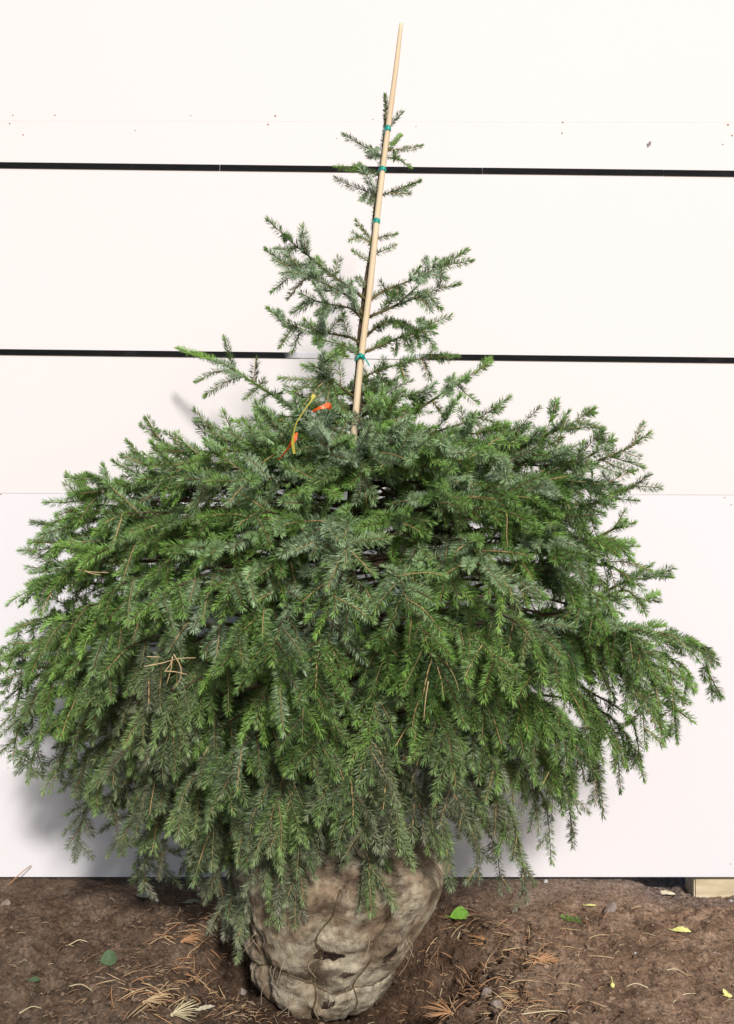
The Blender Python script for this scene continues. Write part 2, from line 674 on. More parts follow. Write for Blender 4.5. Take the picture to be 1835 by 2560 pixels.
cuts = [-2900, -650, 550, 1206, 1659, 2800, 4600]
for c0, c1 in zip(cuts[:-1], cuts[1:]):
    batten(c0 + 0.6, b1(c0), c1 - 0.6, b1(c1) + random.uniform(-0.4, 0.4), 7.1, B_PLAIN)
xl, xr = wpx(690, 0)[0], wpx(760, 0)[0]
for c0, c1 in ((-2900, -420), (-419, 752)):
    batten(c0, b2(c0), c1, b2(c1), 7.0, batten_mat('black_batten_left', (xl, xr + 0.02)) if c1 == 752 else B_PLAIN)
xl, xr = wpx(1090, 0)[0], wpx(1020, 0)[0]
for c0, c1 in ((1022, 2300), (2301, 4600)):
    batten(c0, b2(c0), c1, b2(c1), 6.8, batten_mat('black_batten_right', (xl, xr)) if c0 == 1022 else B_PLAIN)
bp = batten(753, b2(753), 1021, b2(1021), 6.6, paint_mat('painted_batten', (0.70, 0.68, 0.69), (0.76, 0.74, 0.745)), y0=-0.003)
bp['label'] = 'piece of batten painted white'

ang = np.arange(10) * 2 * math.pi / 10
for (u, v, r) in [(32, 288, 2.6), (24, 309, 3), (58, 337, 3), (137, 288, 3), (338, 326, 2.2), (477, 289, 2.2), (670, 311, 3.4), (688, 290, 3.6),
                  (842, 346, 2.2), (932, 298, 2.2), (1407, 306, 3.4), (1405, 333, 3.2), (1040, 316, 2.0), (1820, 312, 4), (1830, 339, 3.4), (1807, 361, 2.8),
                  (2, 1236, 3), (1812, 1244, 2.6), (1828, 1262, 2.6), (20, 1920, 2.2), (1826, 2160, 2.2)]:
    c = wpx(u, v)
    r *= 0.0009
    v0 = np.stack([c[0] + r * np.cos(ang), np.full(10, 0.0), c[2] + r * np.sin(ang)], 1)
    v1 = np.stack([c[0] + r * 0.7 * np.cos(ang), np.full(10, -0.0012), c[2] + r * 0.7 * np.sin(ang)], 1)
    vv = np.vstack([v0, v1, [[c[0], -0.0014, c[2]]]])
    j = np.arange(10)
    q = np.stack([j, (j + 1) % 10, 10 + (j + 1) % 10, 10 + j], 1)
    t = np.stack([np.full(10, 20), 10 + j, 10 + (j + 1) % 10], 1)
    mobj('nail_head', np_mesh('nail_head', vv, [q, t], [M_NAIL], smooth=True), wall)
# smudge of mud on the upper panel
c = wpx(1622, 361)
aa = Acc()
for (ox, oz, sx, sz) in ((0, 0, 0.007, 0.005), (0.004, 0.006, 0.004, 0.005), (-0.003, -0.006, 0.003, 0.004)):
    aa.add(IV2 * np.array([sx, 0.0012, sz]) * (1 + 0.3 * vnoise(IV2[:, 0] * 2, IV2[:, 1], IV2[:, 2] * 2))[:, None] + np.array([c[0] + ox, -0.0003, c[2] + oz]), t=IF2)
mobj('mud_spot', aa.mesh('mud_spot', [M_SCUFF], True), wall)

# timber lying under the wall at the right
M_BEAM = simple_mat('weathered_beam', [(0.25, (0.40, 0.31, 0.19)), (0.55, (0.60, 0.50, 0.33)), (0.8, (0.70, 0.61, 0.44))], 30, 0.8, 0.2, 0.5, (0.25, 1, 1.2), 0.002)
bx0 = px(1737, 0, 3.27)[0]
import bmesh
bm = bmesh.new()
bmesh.ops.create_cube(bm, size=1)
for q in bm.verts:
    q.co = ((q.co.x + 0.5) * 1.4 + bx0, q.co.y * 0.10 + 3.325, q.co.z * 0.11 - 0.062)
bmesh.ops.bevel(bm, geom=bm.edges[:], offset=0.005, segments=2, affect='EDGES')
me = bpy.data.meshes.new('timber_beam')
bm.to_mesh(me)
bm.free()
me.materials.append(M_BEAM)
beam = mobj('timber_beam', me)
tag(beam, 'pale weathered timber lying in the soil under the wall at the right', 'timber')

# ------------------------------------------------------------------ the spruce
TD = 2.60
TB = px(838, 2150, BALL[1])
TB[2] = 0.30
tree = empty('spruce_tree', (BALL[0], BALL[1], -0.08))
TO = np.array([BALL[0], BALL[1], -0.08])
tag(tree, 'young bushy spruce with drooping branches and a burlap wrapped root ball', 'tree')

trunk_px = [(850, 1900, 2.585), (868, 1600, 2.59), (880, 1300, 2.60), (890, 1050, 2.60), (897, 903, 2.61), (903, 813, 2.61), (914, 722, 2.61), (928, 632, 2.61),
            (937, 553, 2.61), (942, 485, 2.61), (955, 390, 2.61), (963, 322, 2.61), (964, 300, 2.61)]
trunk_pts = np.vstack([[TB], [px(*p) for p in trunk_px]])
tz = trunk_pts[:, 2]


def trunk_at(z):
    return np.array([np.interp(z, tz, trunk_pts[:, 0]), np.interp(z, tz, trunk_pts[:, 1]), z])


tr_r = np.interp(tz, [0.3, 0.6, 1.2, 1.6, 2.0, 2.3], [0.034, 0.028, 0.017, 0.009, 0.0045, 0.003])
tt = np.linspace(0, 1, 60)
acc_l = np.concatenate([[0], np.cumsum(np.linalg.norm(np.diff(trunk_pts, axis=0), axis=1))])
acc_l /= acc_l[-1]
tp = np.stack([np.interp(tt, acc_l, trunk_pts[:, i]) for i in range(3)], 1)
tp[:, 0] += 0.002 * vnoise(tt * 30, 0.0)
v, q, t = tube(tp, np.interp(tt, acc_l, tr_r), 10)
mobj('trunk', np_mesh('trunk', v - TO, [q, t], [M_BARK], smooth=True), tree)


class Shoot:
    __slots__ = ('p', 'tone', 'sil', 'dust', 'dens', 'nl', 'rad', 'wood', 'br')


class Branch:
    def __init__(self):
        self.wood = []      # (pts, radii, colour)
        self.shoots = []
        self.dt = RNG.normal(0, 0.17)      # boughs differ in colour
        self.ds = RNG.normal(0, 0.28)
        self.dd = max(0.0, RNG.normal(-0.06, 0.09))


branches = []


def clamp_pts(p):
    """keep boughs in front of the wall"""
    y = p[:, 1]
    lim = 3.05
    over = np.maximum(y - lim, 0)
    p[:, 1] = np.where(y > lim, lim + 0.17 * (1 - np.exp(-over / 0.17)), y)
    p[:, 2] = np.maximum(p[:, 2], 0.035)
    return p


def grow(p0, d0, length, droop, n=7, wob=0.05):
    pts = [np.asarray(p0, float)]
    d = norm(np.asarray(d0, float))
    st = length / (n - 1)
    for _ in range(n - 1):
        d = d + np.array([0, 0, -1.0]) * droop * st * 7 + RNG.normal(0, wob, 3)
        d = d / np.linalg.norm(d)
        pts.append(pts[-1] + d * st)
    return clamp_pts(np.array(pts))


def zone(z, x, y):
    """look of the foliage by place: lightness, silver, dust"""
    u = 917.5 + x * F / y
    v = 1280 - (z - CAM_Z) * F / y
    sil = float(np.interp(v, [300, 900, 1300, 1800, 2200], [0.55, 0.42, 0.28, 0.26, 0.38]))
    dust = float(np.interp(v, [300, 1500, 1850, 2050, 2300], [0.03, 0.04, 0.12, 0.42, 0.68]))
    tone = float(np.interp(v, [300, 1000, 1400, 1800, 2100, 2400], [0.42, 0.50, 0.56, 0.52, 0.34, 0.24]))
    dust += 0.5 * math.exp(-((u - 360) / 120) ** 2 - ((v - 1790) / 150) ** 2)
    dust += 0.25 * math.exp(-((u - 1050) / 150) ** 2 - ((v - 1980) / 120) ** 2)
    return tone, sil, min(dust, 0.85)


def add_shoot(br, pts, dens=1.0, nl=None, rad=0.0016, wood=None, tone=None, sil=None):
    s = Shoot()
    s.p = pts
    m = pts[len(pts) // 2]
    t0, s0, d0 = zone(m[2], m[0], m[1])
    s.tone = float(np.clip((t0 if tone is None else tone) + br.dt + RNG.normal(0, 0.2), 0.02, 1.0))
    s.sil = float(np.clip((s0 + br.ds if sil is None else sil) + RNG.normal(0, 0.22), 0.0, 1.0))
    s.dust = float(np.clip(br.dd + d0 * RNG.uniform(0.4, 1.5) + (0.25 if RNG.random() < 0.04 else 0), 0, 0.9))
    s.dens = dens
    s.nl = (RNG.uniform(0.0160, 0.0215) if nl is None else nl)
    s.rad = rad
    if wood is None:
        k = RNG.random()
        if k < 0.35:
            wood = np.array([0.52, 0.35, 0.16]) * RNG.uniform(0.6, 1.05)
        elif k < 0.7:
            wood = np.array([0.30, 0.24, 0.11]) * RNG.uniform(0.5, 1.0)
        else:
            wood = np.array([0.20, 0.125, 0.065]) * RNG.uniform(0.5, 1.1)
    s.wood = wood
    s.br = br
    br.shoots.append(s)
    return s


OLD = np.array([0.085, 0.058, 0.036])


def fan(br, axis, t_from, spacing, len_in, len_tip, droop, up=0.0, sub=True, dens=1.0, hang=0.0, roll=0.35):
    """lateral shoots left and right along the outer part of a branch axis"""
    seg = np.linalg.norm(np.diff(axis, axis=0), axis=1)
    cum = np.concatenate([[0], np.cumsum(seg)])
    L = cum[-1]
    s = L * t_from
    side = 1 if RNG.random() < 0.5 else -1
    while s < L - 0.025:
        f = s / L
        p = np.array([np.interp(s, cum, axis[:, i]) for i in range(3)])
        q = np.array([np.interp(min(s + 0.02, L), cum, axis[:, i]) for i in range(3)])
        tn = norm(q - p)
        sd = np.cross(tn, [0, 0, 1.0])
        if np.linalg.norm(sd) < 0.25:
            sd = np.array([RNG.normal(), RNG.normal(), 0.0])
        sd = norm(sd)
        ro = RNG.normal(-0.1, roll)
        sd = sd * math.cos(ro) + np.cross(sd, tn) * math.sin(ro)
        g = (f - t_from) / max(1e-3, 1 - t_from)
        ln = (len_in * (1 - g) + len_tip * g) * RNG.uniform(0.7, 1.25)
        an = R(RNG.uniform(38, 62))
        d = tn * math.cos(an) + side * sd * math.sin(an) + np.array([0, 0, RNG.normal(up, 0.18) - hang * RNG.uniform(0.4, 1.2)])
        tw = grow(p, d, ln, droop * RNG.uniform(0.7, 1.4), n=7 if ln < 0.14 else 9)
        add_shoot(br, tw, dens=dens)
        if sub and ln > 0.085:
            k = int(ln / 0.058)
            for j in range(1, k):
                h = j / k * RNG.uniform(0.85, 1.1)
                if h > 0.9:
                    continue
                idx = h * (len(tw) - 1)
                i0 = int(idx)
                pp = tw[i0] + (tw[min(i0 + 1, len(tw) - 1)] - tw[i0]) * (idx - i0)
                td = norm(tw[min(i0 + 1, len(tw) - 1)] - tw[i0])
                sd2 = np.cross(td, [0, 0, 1.0])
                if np.linalg.norm(sd2) < 0.3:
                    sd2 = np.cross(td, norm(np.array([p[0] - TB[0], p[1] - TB[1], 0.05])))
                sd2 = norm(sd2) * (1 if (j % 2) else -1)
                d2 = td * 0.75 + sd2 * 0.8 + np.array([0, 0, RNG.normal(0, 0.15) - hang * 0.4])
                l2 = ln * (1 - h) * RNG.uniform(0.45, 0.75) + 0.03
                add_shoot(br, grow(pp, d2, l2, droop * RNG.uniform(0.6, 1.3), n=5), dens=dens)
        side = -side
        s += spacing * RNG.uniform(0.7, 1.3)


def smooth_line(pts, n=14):
    """Catmull-Rom through the points"""
    pts = np.asarray(pts, float)
    if len(pts) == 2:
        return pts[0] + (pts[1] - pts[0]) * np.linspace(0, 1, n)[:, None]
    P = np.vstack([2 * pts[0] - pts[1], pts, 2 * pts[-1] - pts[-2]])
    out = []
    m = max(3, n // (len(pts) - 1))
    for i in range(1, len(P) - 2):
        for t in np.linspace(0, 1, m, endpoint=(i == len(P) - 3)):
            a, b, c, d = P[i - 1], P[i], P[i + 1], P[i + 2]
            out.append(0.5 * ((2 * b) + (-a + c) * t + (2 * a - 5 * b + 4 * c - d) * t ** 2 + (-a + 3 * b - 3 * c + d) * t ** 3))
    return np.array(out)


Z1 = lambda x, y: (600 + x * 0.39977, y * 0.39977)
Z2 = lambda x, y: (400 + x * 0.5535, 500 + y * 0.5535)
Z3 = lambda x, y: (x * 0.5535, 1050 + y * 0.5535)
Z4 = lambda x, y: (x * 0.4305, 850 + y * 0.4305)
ZR = lambda x, y: (900 + x * 0.575, 950 + y * 0.575)
Z5 = lambda x, y: (x * 0.5658, 1500 + y * 0.5658)


def traced(zf, pts, dd=0.0, sides=(), auto=0.0, droop=0.0, base_d=None, nl=None, wood_r=0.0028, to_trunk=False, tsil=None, dens=1.0, lat=(0.08, 0.05), roll=0.45):
    """a bough laid along a line read off the photograph; dd = how far its tip leans towards (+) or away from (-) the camera"""
    br = Branch()
    branches.append(br)
    d0 = TD if base_d is None else base_d
    n = len(pts)
    cum = [0]
    for i in range(1, n):
        cum.append(cum[-1] + math.hypot(pts[i][0] - pts[i - 1][0], pts[i][1] - pts[i - 1][1]))
    P = [px(*zf(*p), d0 - dd * c / cum[-1]) for p, c in zip(pts, cum)]
    if to_trunk:
        a0 = trunk_at(P[0][2] - 0.35 * np.hypot(P[0][0] - trunk_at(P[0][2])[0], P[0][1] - trunk_at(P[0][2])[1]))
        P = [a0] + P
    ax = clamp_pts(smooth_line(P, 6 * (len(P) - 1) + 2))
    L = np.linalg.norm(np.diff(ax, axis=0), axis=1).sum()
    if L > 0.2:
        k = max(2, int(len(ax) * (1 - 0.13 / L)))
        k0 = int(len(ax) * 0.25) if L > 0.35 else 0
        br.wood.append((ax[:k + 1], np.linspace(wood_r * 1.5, 0.0018, k + 1), np.array([0.15, 0.12, 0.055])))
        add_shoot(br, ax[k0:k + 1], dens=0.62 * dens, nl=0.016, rad=0.001, sil=0.2)
        add_shoot(br, ax[k:], dens=dens, nl=nl, sil=tsil)
    else:
        add_shoot(br, ax, dens=dens, nl=nl, sil=tsil)
    for (s, e2, *r) in sides:
        a2 = px(*zf(*s), d0 - dd * 0.6)
        j = int(np.argmin(np.linalg.norm(ax - a2, axis=1)))
        a2 = ax[j] if np.linalg.norm(ax[j] - a2) < 0.15 else a2
        off = r[0] if r else RNG.uniform(-0.03, 0.05)
        b2_ = px(*zf(*e2), a2[1] - off)
        mid = (a2 + b2_) / 2 + np.array([0, 0, RNG.normal(0, 0.006)])
        add_shoot(br, clamp_pts(smooth_line([a2, mid, b2_], 7)), dens=dens, nl=nl, sil=(r[1] if len(r) > 1 else None))
    if auto:
        fan(br, ax, 0.15, 0.042 / auto, lat[0], lat[1], droop, up=0.03, sub=True, dens=dens, roll=roll)
    return br


# --- leader and top whorls (read off the photograph one by one)
SH = dict(nl=0.016, dens=1.0)
traced(Z1, [(912, 775), (910, 690), (908, 598)], 0, nl=0.011, dens=1.7, tsil=0.15)
traced(Z1, [(935, 790), (965, 755), (1012, 708)], 0.0, nl=0.014, dens=1.2, tsil=0.1)
traced(Z1, [(882, 988), (830, 950), (745, 895), (655, 845)], 0.02, [((860, 970), (805, 960), 0.04, 0.9), ((855, 960), (830, 930), 0.05, 0.9)], nl=0.0175, tsil=0.85)
traced(Z1, [(888, 985), (885, 900), (906, 812)], 0.07, nl=0.0175, tsil=0.95, dens=1.2)
traced(Z1, [(925, 940), (955, 905), (1000, 850)], -0.05, nl=0.014, dens=0.8)
traced(Z1, [(915, 940), (980, 935), (1065, 925), (1130, 912)], 0.02, nl=0.0145, tsil=0.3)
traced(Z1, [(912, 985), (980, 992), (1058, 1040)], -0.02, [((965, 990), (975, 955), -0.02)], nl=0.014, tsil=0.3)
traced(Z1, [(868, 1100), (800, 1075), (700, 1058), (600, 1045)], -0.03, [((790, 1075), (722, 1035), -0.02), ((800, 1078), (745, 1030), -0.03)], nl=0.0145, tsil=0.35)
traced(Z1, [(845, 1215), (810, 1130), (762, 1058)], 0.06, nl=0.0175, tsil=0.95, dens=1.1)
traced(Z1, [(852, 1222), (770, 1190), (690, 1160), (602, 1118)], 0.02, [((800, 1205), (765, 1245), 0.03, 0.8), ((830, 1215), (815, 1255), 0.04, 0.8)], nl=0.016, tsil=0.6)
traced(Z1, [(885, 1222), (960, 1195), (1040, 1165), (1118, 1130)], 0.02, [((930, 1210), (1055, 1205), 0.03, 0.4), ((1010, 1180), (1070, 1160), 0.0)], nl=0.0145, tsil=0.35)
traced(Z1, [(828, 1520), (780, 1450), (730, 1385)], 0.0, nl=0.0145)
traced(Z1, [(826, 1530), (760, 1490), (690, 1502)], 0.03, [((770, 1490), (712, 1455), 0.0)], nl=0.0145)
traced(Z1, [(850, 1495), (910, 1478), (970, 1462)], 0.0, nl=0.0145)
traced(Z1, [(845, 1590), (900, 1565), (965, 1538)], 0.0, nl=0.014)
traced(Z1, [(808, 1640), (760, 1605), (712, 1570)], 0.02, nl=0.0145)
traced(Z2, [(925, 390), (905, 365), (890, 355)], 0.04, nl=0.014)

lead = Branch()
branches.append(lead)
lp = np.array([trunk_at(z) for z in np.linspace(1.50, tz[-1], 24)])
lead.wood.append((lp, np.full(24, 0.003), np.array([0.12, 0.11, 0.05])))
sl_ = add_shoot(lead, lp, dens=0.7, nl=0.011, rad=0.004, sil=0.2, tone=0.45)
sl_.dust = 0.1

# --- upper boughs
traced(Z2, [(930, 450), (885, 415), (800, 355), (690, 270), (620, 212), (490, 95)], -0.04,
       [((655, 240), (648, 158)), ((620, 222), (530, 222)), ((615, 215), (570, 250)), ((800, 345), (806, 265)), ((690, 275), (640, 320), 0.06, 0.8), ((740, 310), (700, 345), 0.05),
        ((830, 380), (790, 430), 0.06)], auto=0.55, wood_r=0.0036, lat=(0.07, 0.05))
traced(Z2, [(915, 520), (870, 450), (780, 395), (670, 345), (590, 300), (482, 228)], 0.05,
       [((640, 345), (575, 250), 0.02), ((680, 350), (600, 335), 0.09, 0.95), ((600, 375), (508, 412), 0.0), ((655, 375), (580, 440), 0.03), ((700, 370), (690, 310), 0.06, 0.9),
        ((640, 350), (560, 330), 0.05, 0.9), ((760, 390), (700, 350), 0.04)], auto=0.8, wood_r=0.0034)
traced(Z2, [(920, 545), (860, 490), (760, 470), (680, 455), (620, 485)], 0.10, [((760, 470), (720, 520), 0.06), ((700, 460), (640, 420), 0.04)], auto=1.0, wood_r=0.003)
traced(Z2, [(925, 470), (885, 450), (878, 440)], 0.14, nl=0.0175, tsil=0.95, dens=1.3)
traced(Z2, [(945, 455), (1010, 412), (1140, 360), (1250, 308), (1385, 228)], -0.02,
       [((1260, 305), (1403, 275), 0.03), ((1190, 335), (1165, 345), 0.10, 0.95), ((1210, 325), (1200, 270), 0.05, 0.95), ((1230, 315), (1245, 275), 0.02), ((1190, 340), (1290, 350), 0.06, 0.9),
        ((1080, 385), (1075, 440), 0.03), ((1020, 410), (1000, 375), 0.0)], auto=0.6, wood_r=0.0034, lat=(0.07, 0.05))
traced(Z2, [(940, 530), (1060, 480), (1160, 440), (1250, 405), (1345, 380)], 0.05,
       [((1180, 440), (1265, 488), 0.05), ((1160, 445), (1220, 495), 0.05), ((1090, 470), (1050, 430), 0.0)], auto=0.7, wood_r=0.003)
traced(Z2, [(910, 655), (860, 620), (740, 600), (660, 590), (560, 545), (490, 492)], 0.02,
       [((600, 575), (545, 660)), ((640, 585), (600, 680)), ((740, 595), (735, 520), 0.12, 0.9), ((740, 600), (660, 545), 0.05), ((760, 600), (825, 520), 0.03), ((730, 600), (710, 655), 0.10)], auto=0.85, wood_r=0.0032)
traced(Z2, [(925, 620), (1000, 560), (1080, 555), (1160, 585), (1240, 600)], 0.05, [((1080, 555), (1130, 570), 0.05)], auto=0.9, wood_r=0.003)
traced(Z2, [(920, 690), (1050, 635), (1170, 580), (1310, 525)], 0.0,
       [((1180, 585), (1240, 665), 0.04), ((1150, 595), (1165, 655), 0.04), ((1060, 630), (1060, 690), 0.03), ((1120, 605), (1135, 680), 0.04), ((1190, 570), (1170, 560), 0.08, 0.8)], auto=0.7, wood_r=0.003)
traced(Z2, [(905, 700), (840, 660), (790, 690), (765, 720)], 0.12, auto=0.9, wood_r=0.003)
traced(Z2, [(905, 820), (950, 785), (1080, 742), (1200, 712), (1335, 708)], 0.03,
       [((1180, 725), (1215, 808), 0.03), ((1080, 745), (1105, 805), 0.04), ((1020, 765), (1010, 720), 0.0), ((1220, 712), (1230, 680), 0.0), ((990, 775), (1035, 840), 0.06)], auto=0.55, wood_r=0.0028, lat=(0.06, 0.045))
# big left bough
traced(Z2, [(880, 1090), (740, 1010), (600, 940), (500, 875), (350, 780), (270, 735), (82, 672)], -0.46,
       [((292, 740), (292, 625), -0.02), ((280, 745), (165, 820), 0.03), ((335, 775), (205, 882), 0.04), ((290, 745), (255, 735), 0.06, 0.9), ((330, 770), (300, 775), 0.08, 0.9), ((435, 830), (432, 722), -0.02),
        ((470, 850), (388, 895), 0.03), ((500, 870), (465, 815), 0.0), ((545, 900), (430, 940), 0.03), ((590, 930), (540, 870), 0.0)], wood_r=0.0042)
# centre front, silver
traced(Z2, [(890, 900), (800, 830), (740, 760), (738, 695)], 0.22,
       [((740, 760), (650, 750), 0.02, 0.8), ((750, 770), (790, 720), 0.02, 0.8), ((760, 790), (600, 868), 0.04, 0.8), ((770, 800), (545, 805), 0.02, 0.7), ((780, 810), (640, 940), 0.05, 0.6),
        ((800, 830), (750, 925), 0.05, 0.9), ((800, 830), (700, 900), 0.05, 0.7), ((820, 850), (830, 950), 0.05)], auto=0.8, wood_r=0.0032, tsil=0.9)
traced(Z2, [(890, 860), (900, 800), (930, 770)], 0.16, [((900, 810), (960, 820), 0.05, 0.8), ((900, 800), (870, 850), 0.05, 0.8)], auto=0.8)
traced(Z2, [(880, 1000), (1000, 920), (1120, 880), (1235, 870)], 0.02, [((1100, 885), (1180, 900)), ((1000, 915), (1060, 870))], auto=0.9)
traced(Z2, [(890, 1060), (1100, 980), (1230, 905), (1310, 850), (1360, 818), (1488, 738)], 0.02,
       [((1340, 830), (1432, 915), 0.02), ((1330, 840), (1300, 815), 0.06, 0.95), ((1310, 850), (1290, 880), 0.07, 0.95), ((1230, 905), (1280, 985), 0.03), ((1180, 940), (1130, 985), 0.05), ((1360, 820), (1385, 800), 0.05)], auto=0.45, wood_r=0.0036)
traced(Z2, [(900, 1120), (1150, 1075), (1330, 1020), (1440, 985), (1572, 895)], 0.06,
       [((1440, 990), (1560, 1025), 0.03), ((1400, 1000), (1500, 1060), 0.05), ((1370, 1010), (1360, 950), 0.0), ((1330, 1020), (1410, 1160), 0.1), ((1300, 1030), (1340, 1090), 0.1)], auto=0.7, wood_r=0.0036)
traced(Z2, [(860, 1200), (700, 1180), (560, 1150), (420, 1105), (232, 1072)], -0.2, [((420, 1105), (385, 1150)), ((400, 1100), (330, 1120)), ((500, 1130), (480, 1190))], auto=0.8, wood_r=0.0038, lat=(0.10, 0.05))
traced(Z2, [(850, 1060), (640, 980), (500, 990), (372, 995)], 0.08, [((500, 990), (375, 1045)), ((560, 985), (440, 1060), 0.05), ((520, 990), (450, 960))], auto=1.0, wood_r=0.0036, lat=(0.10, 0.06))

# --- boughs that break the outline, left
traced(Z4, [(1900, 1000), (1500, 860), (1280, 770), (1060, 655), (940, 590), (852, 452)], -0.40,
       [((1050, 650), (962, 535), 0.0), ((1060, 660), (865, 692), 0.0), ((1060, 665), (1050, 570), 0.0), ((1100, 690), (830, 815), 0.05), ((1190, 720), (1245, 628), 0.0), ((1120, 700), (1100, 640), 0.0)],
       auto=0.9, wood_r=0.004, lat=(0.12, 0.06))
traced(Z4, [(1500, 1250), (1000, 1060), (700, 930), (640, 880), (525, 790)], -0.1,
       [((730, 940), (710, 828), 0.0), ((600, 950), (410, 893), 0.03), ((560, 990), (268, 945), 0.05), ((820, 980), (800, 900), 0.0), ((650, 890), (560, 900), 0.04)], auto=1.0, wood_r=0.0042, lat=(0.14, 0.06))
for tip, inn, dd in [((150, 460), (420, 560), 0.0), ((135, 552), (380, 600), 0.05), ((140, 690), (420, 700), -0.05), ((140, 742), (430, 740), 0.1), ((40, 965), (320, 880), 0.05), ((2, 1080), (300, 990), 0.1),
                     ((-25, 1140), (260, 1120), 0.0), ((15, 1225), (120, 1120), 0.15), ((70, 1380), (260, 1170), 0.12), ((190, 610), (400, 520), 0.12), ((60, 1060), (330, 960), -0.1)]:
    m1 = ((tip[0] + inn[0]) / 2, (tip[1] + inn[1]) / 2 - 22)
    c0 = (inn[0] + 500, inn[1] + 20)
    traced(Z3, [c0, inn, m1, tip], dd - 0.22, auto=1.0, droop=0.25, wood_r=0.004, to_trunk=True, lat=(0.15, 0.06), roll=0.8)
for tip, inn, dd in [((55, 575), (330, 430), 0.1), ((55, 708), (300, 560), 0.15), ((128, 800), (320, 620), 0.1), ((265, 795), (420, 640), 0.0), ((345, 872), (440, 700), -0.1), ((330, 1145), (480, 900), 0.1),
                     ((535, 1125), (650, 900), 0.0), ((632, 1280), (760, 950), 0.05), ((700, 1230), (800, 980), 0.1), ((830, 1240), (900, 980), 0.1)]:
    inn = (tip[0] + 90, min(inn[1], tip[1] - 230))
    m1 = (tip[0] + 28, (tip[1] + inn[1]) / 2 - 30)
    c0 = (inn[0] + 330, inn[1] - 60)
    traced(Z5, [c0, inn, m1, tip], dd - 0.25, auto=1.15, droop=0.7, wood_r=0.0038, to_trunk=True, lat=(0.16, 0.055))
# --- right
for tip, inn, dd, sd in [((850, 105), (820, 235), 0.0, []), ((1012, 125), (820, 235), 0.0, [((860, 215), (1012, 205), 0.04), ((830, 230), (700, 210), 0.0)]),
                         ((930, 295), (760, 340), 0.0, []), ((1060, 225), (1000, 330), 0.0, [((1030, 290), (1100, 265), 0.0)]), ((1258, 235), (1050, 345), 0.0, [((1080, 335), (1225, 380), 0.0), ((1060, 340), (1180, 400), 0.04), ((1000, 370), (930, 335), 0.0)]),
                         ((1255, 415), (1070, 510), 0.03, [((1090, 505), (1060, 415), 0.0), ((1080, 515), (1200, 525), 0.0), ((1070, 520), (1060, 545), 0.08, 0.95)]),
                         ((1152, 570), (1080, 660), 0.05, [((1100, 640), (1190, 620), 0.0)]), ((1198, 725), (1060, 700), 0.06, [((1100, 720), (1180, 780), 0.0)]),
                         ((1355, 820), (1150, 880), 0.0, [((1190, 870), (1230, 910), 0.02)]), ((1300, 962), (1120, 920), 0.03, [((1200, 950), (1240, 1010), 0.02)])]:
    c0 = (inn[0] - 330, inn[1] + 150)
    traced(ZR, [c0, inn, ((inn[0] + tip[0]) / 2, (inn[1] + tip[1]) / 2 + 12), tip], dd, sd, auto=1.1, droop=0.12, wood_r=0.0038, to_trunk=True, lat=(0.13, 0.06), roll=0.8)
for tip, inn, dd in [((1515, 1195), (1200, 1095), 0.0), ((1530, 1385), (1420, 1150), 0.02), ((1452, 1352), (1230, 1180), 0.05), ((1375, 1545), (1280, 1240), 0.1), ((1310, 1530), (1180, 1250), 0.1), ((1240, 1600), (1130, 1250), 0.15),
                     ((1440, 1180), (1150, 1080), 0.1), ((1300, 1420), (1100, 1180), 0.2), ((1365, 1440), (1260, 1180), 0.1)]:
    c0 = (inn[0] - 420, inn[1] - 40)
    traced(ZR, [c0, inn, (inn[0] * 0.2 + tip[0] * 0.8, inn[1] * 0.62 + tip[1] * 0.38), tip], dd, auto=1.15, droop=0.7, wood_r=0.0038, to_trunk=True, lat=(0.16, 0.055))
ID = lambda x, y: (x * 1.12855, y * 1.12855)
for tip, inn, dd in [((1500, 1642), (1400, 1480), 0.1), ((1375, 1752), (1290, 1560), 0.05), ((1330, 1782), (1220, 1600), 0.0), ((1268, 1872), (1180, 1640), 0.0), ((1222, 1910), (1130, 1680), 0.05), ((1165, 1995), (1120, 1850), 0.1),
                     ((1160, 1960), (1080, 1780), 0.12), ((1110, 1975), (1030, 1800), 0.08), ((1062, 1950), (980, 1790), 0.1), ((1245, 1800), (1120, 1620), 0.15), ((1420, 1700), (1300, 1530), 0.1)]:
    c0 = (inn[0] - 190, inn[1] - 90)
    traced(ID, [c0, inn, (inn[0] * 0.2 + tip[0] * 0.8, inn[1] * 0.62 + tip[1] * 0.38), tip], dd, auto=0.6, droop=0.8, wood_r=0.003, to_trunk=True, lat=(0.12, 0.04), dens=0.85)

# --- the bushy body: boughs growing towards the camera, the sides and the wall
OUT_V = np.array([1000, 1060, 1130, 1190, 1300, 1410, 1520, 1610, 1700, 1800, 1860, 1920, 1990, 2060, 2130, 2200, 2270, 2340]) * 1.0
OUT_L = np.array([640, 520, 380, 230, 110, 100, 80, 40, 40, 60, 90, 170, 250, 330, 440, 540, 570, 590]) * 1.0
OUT_R = np.array([1180, 1320, 1540, 1580, 1580, 1610, 1640, 1700, 1720, 1690, 1640, 1540, 1450, 1370, 1280, 1160, 1060, 960]) * 1.0


def bulge(v):
    return float(np.interp(v, [700, 900, 1100, 1250, 1450, 1700, 1900, 2100, 2350], [0.06, 0.16, 0.28, 0.40, 0.50, 0.52, 0.46, 0.36, 0.30]))


def droop_v(v):
    return float(np.interp(v, [900, 1200, 1450, 1700, 2000], [0.0, 0.25, 0.6, 0.95, 1.2]))


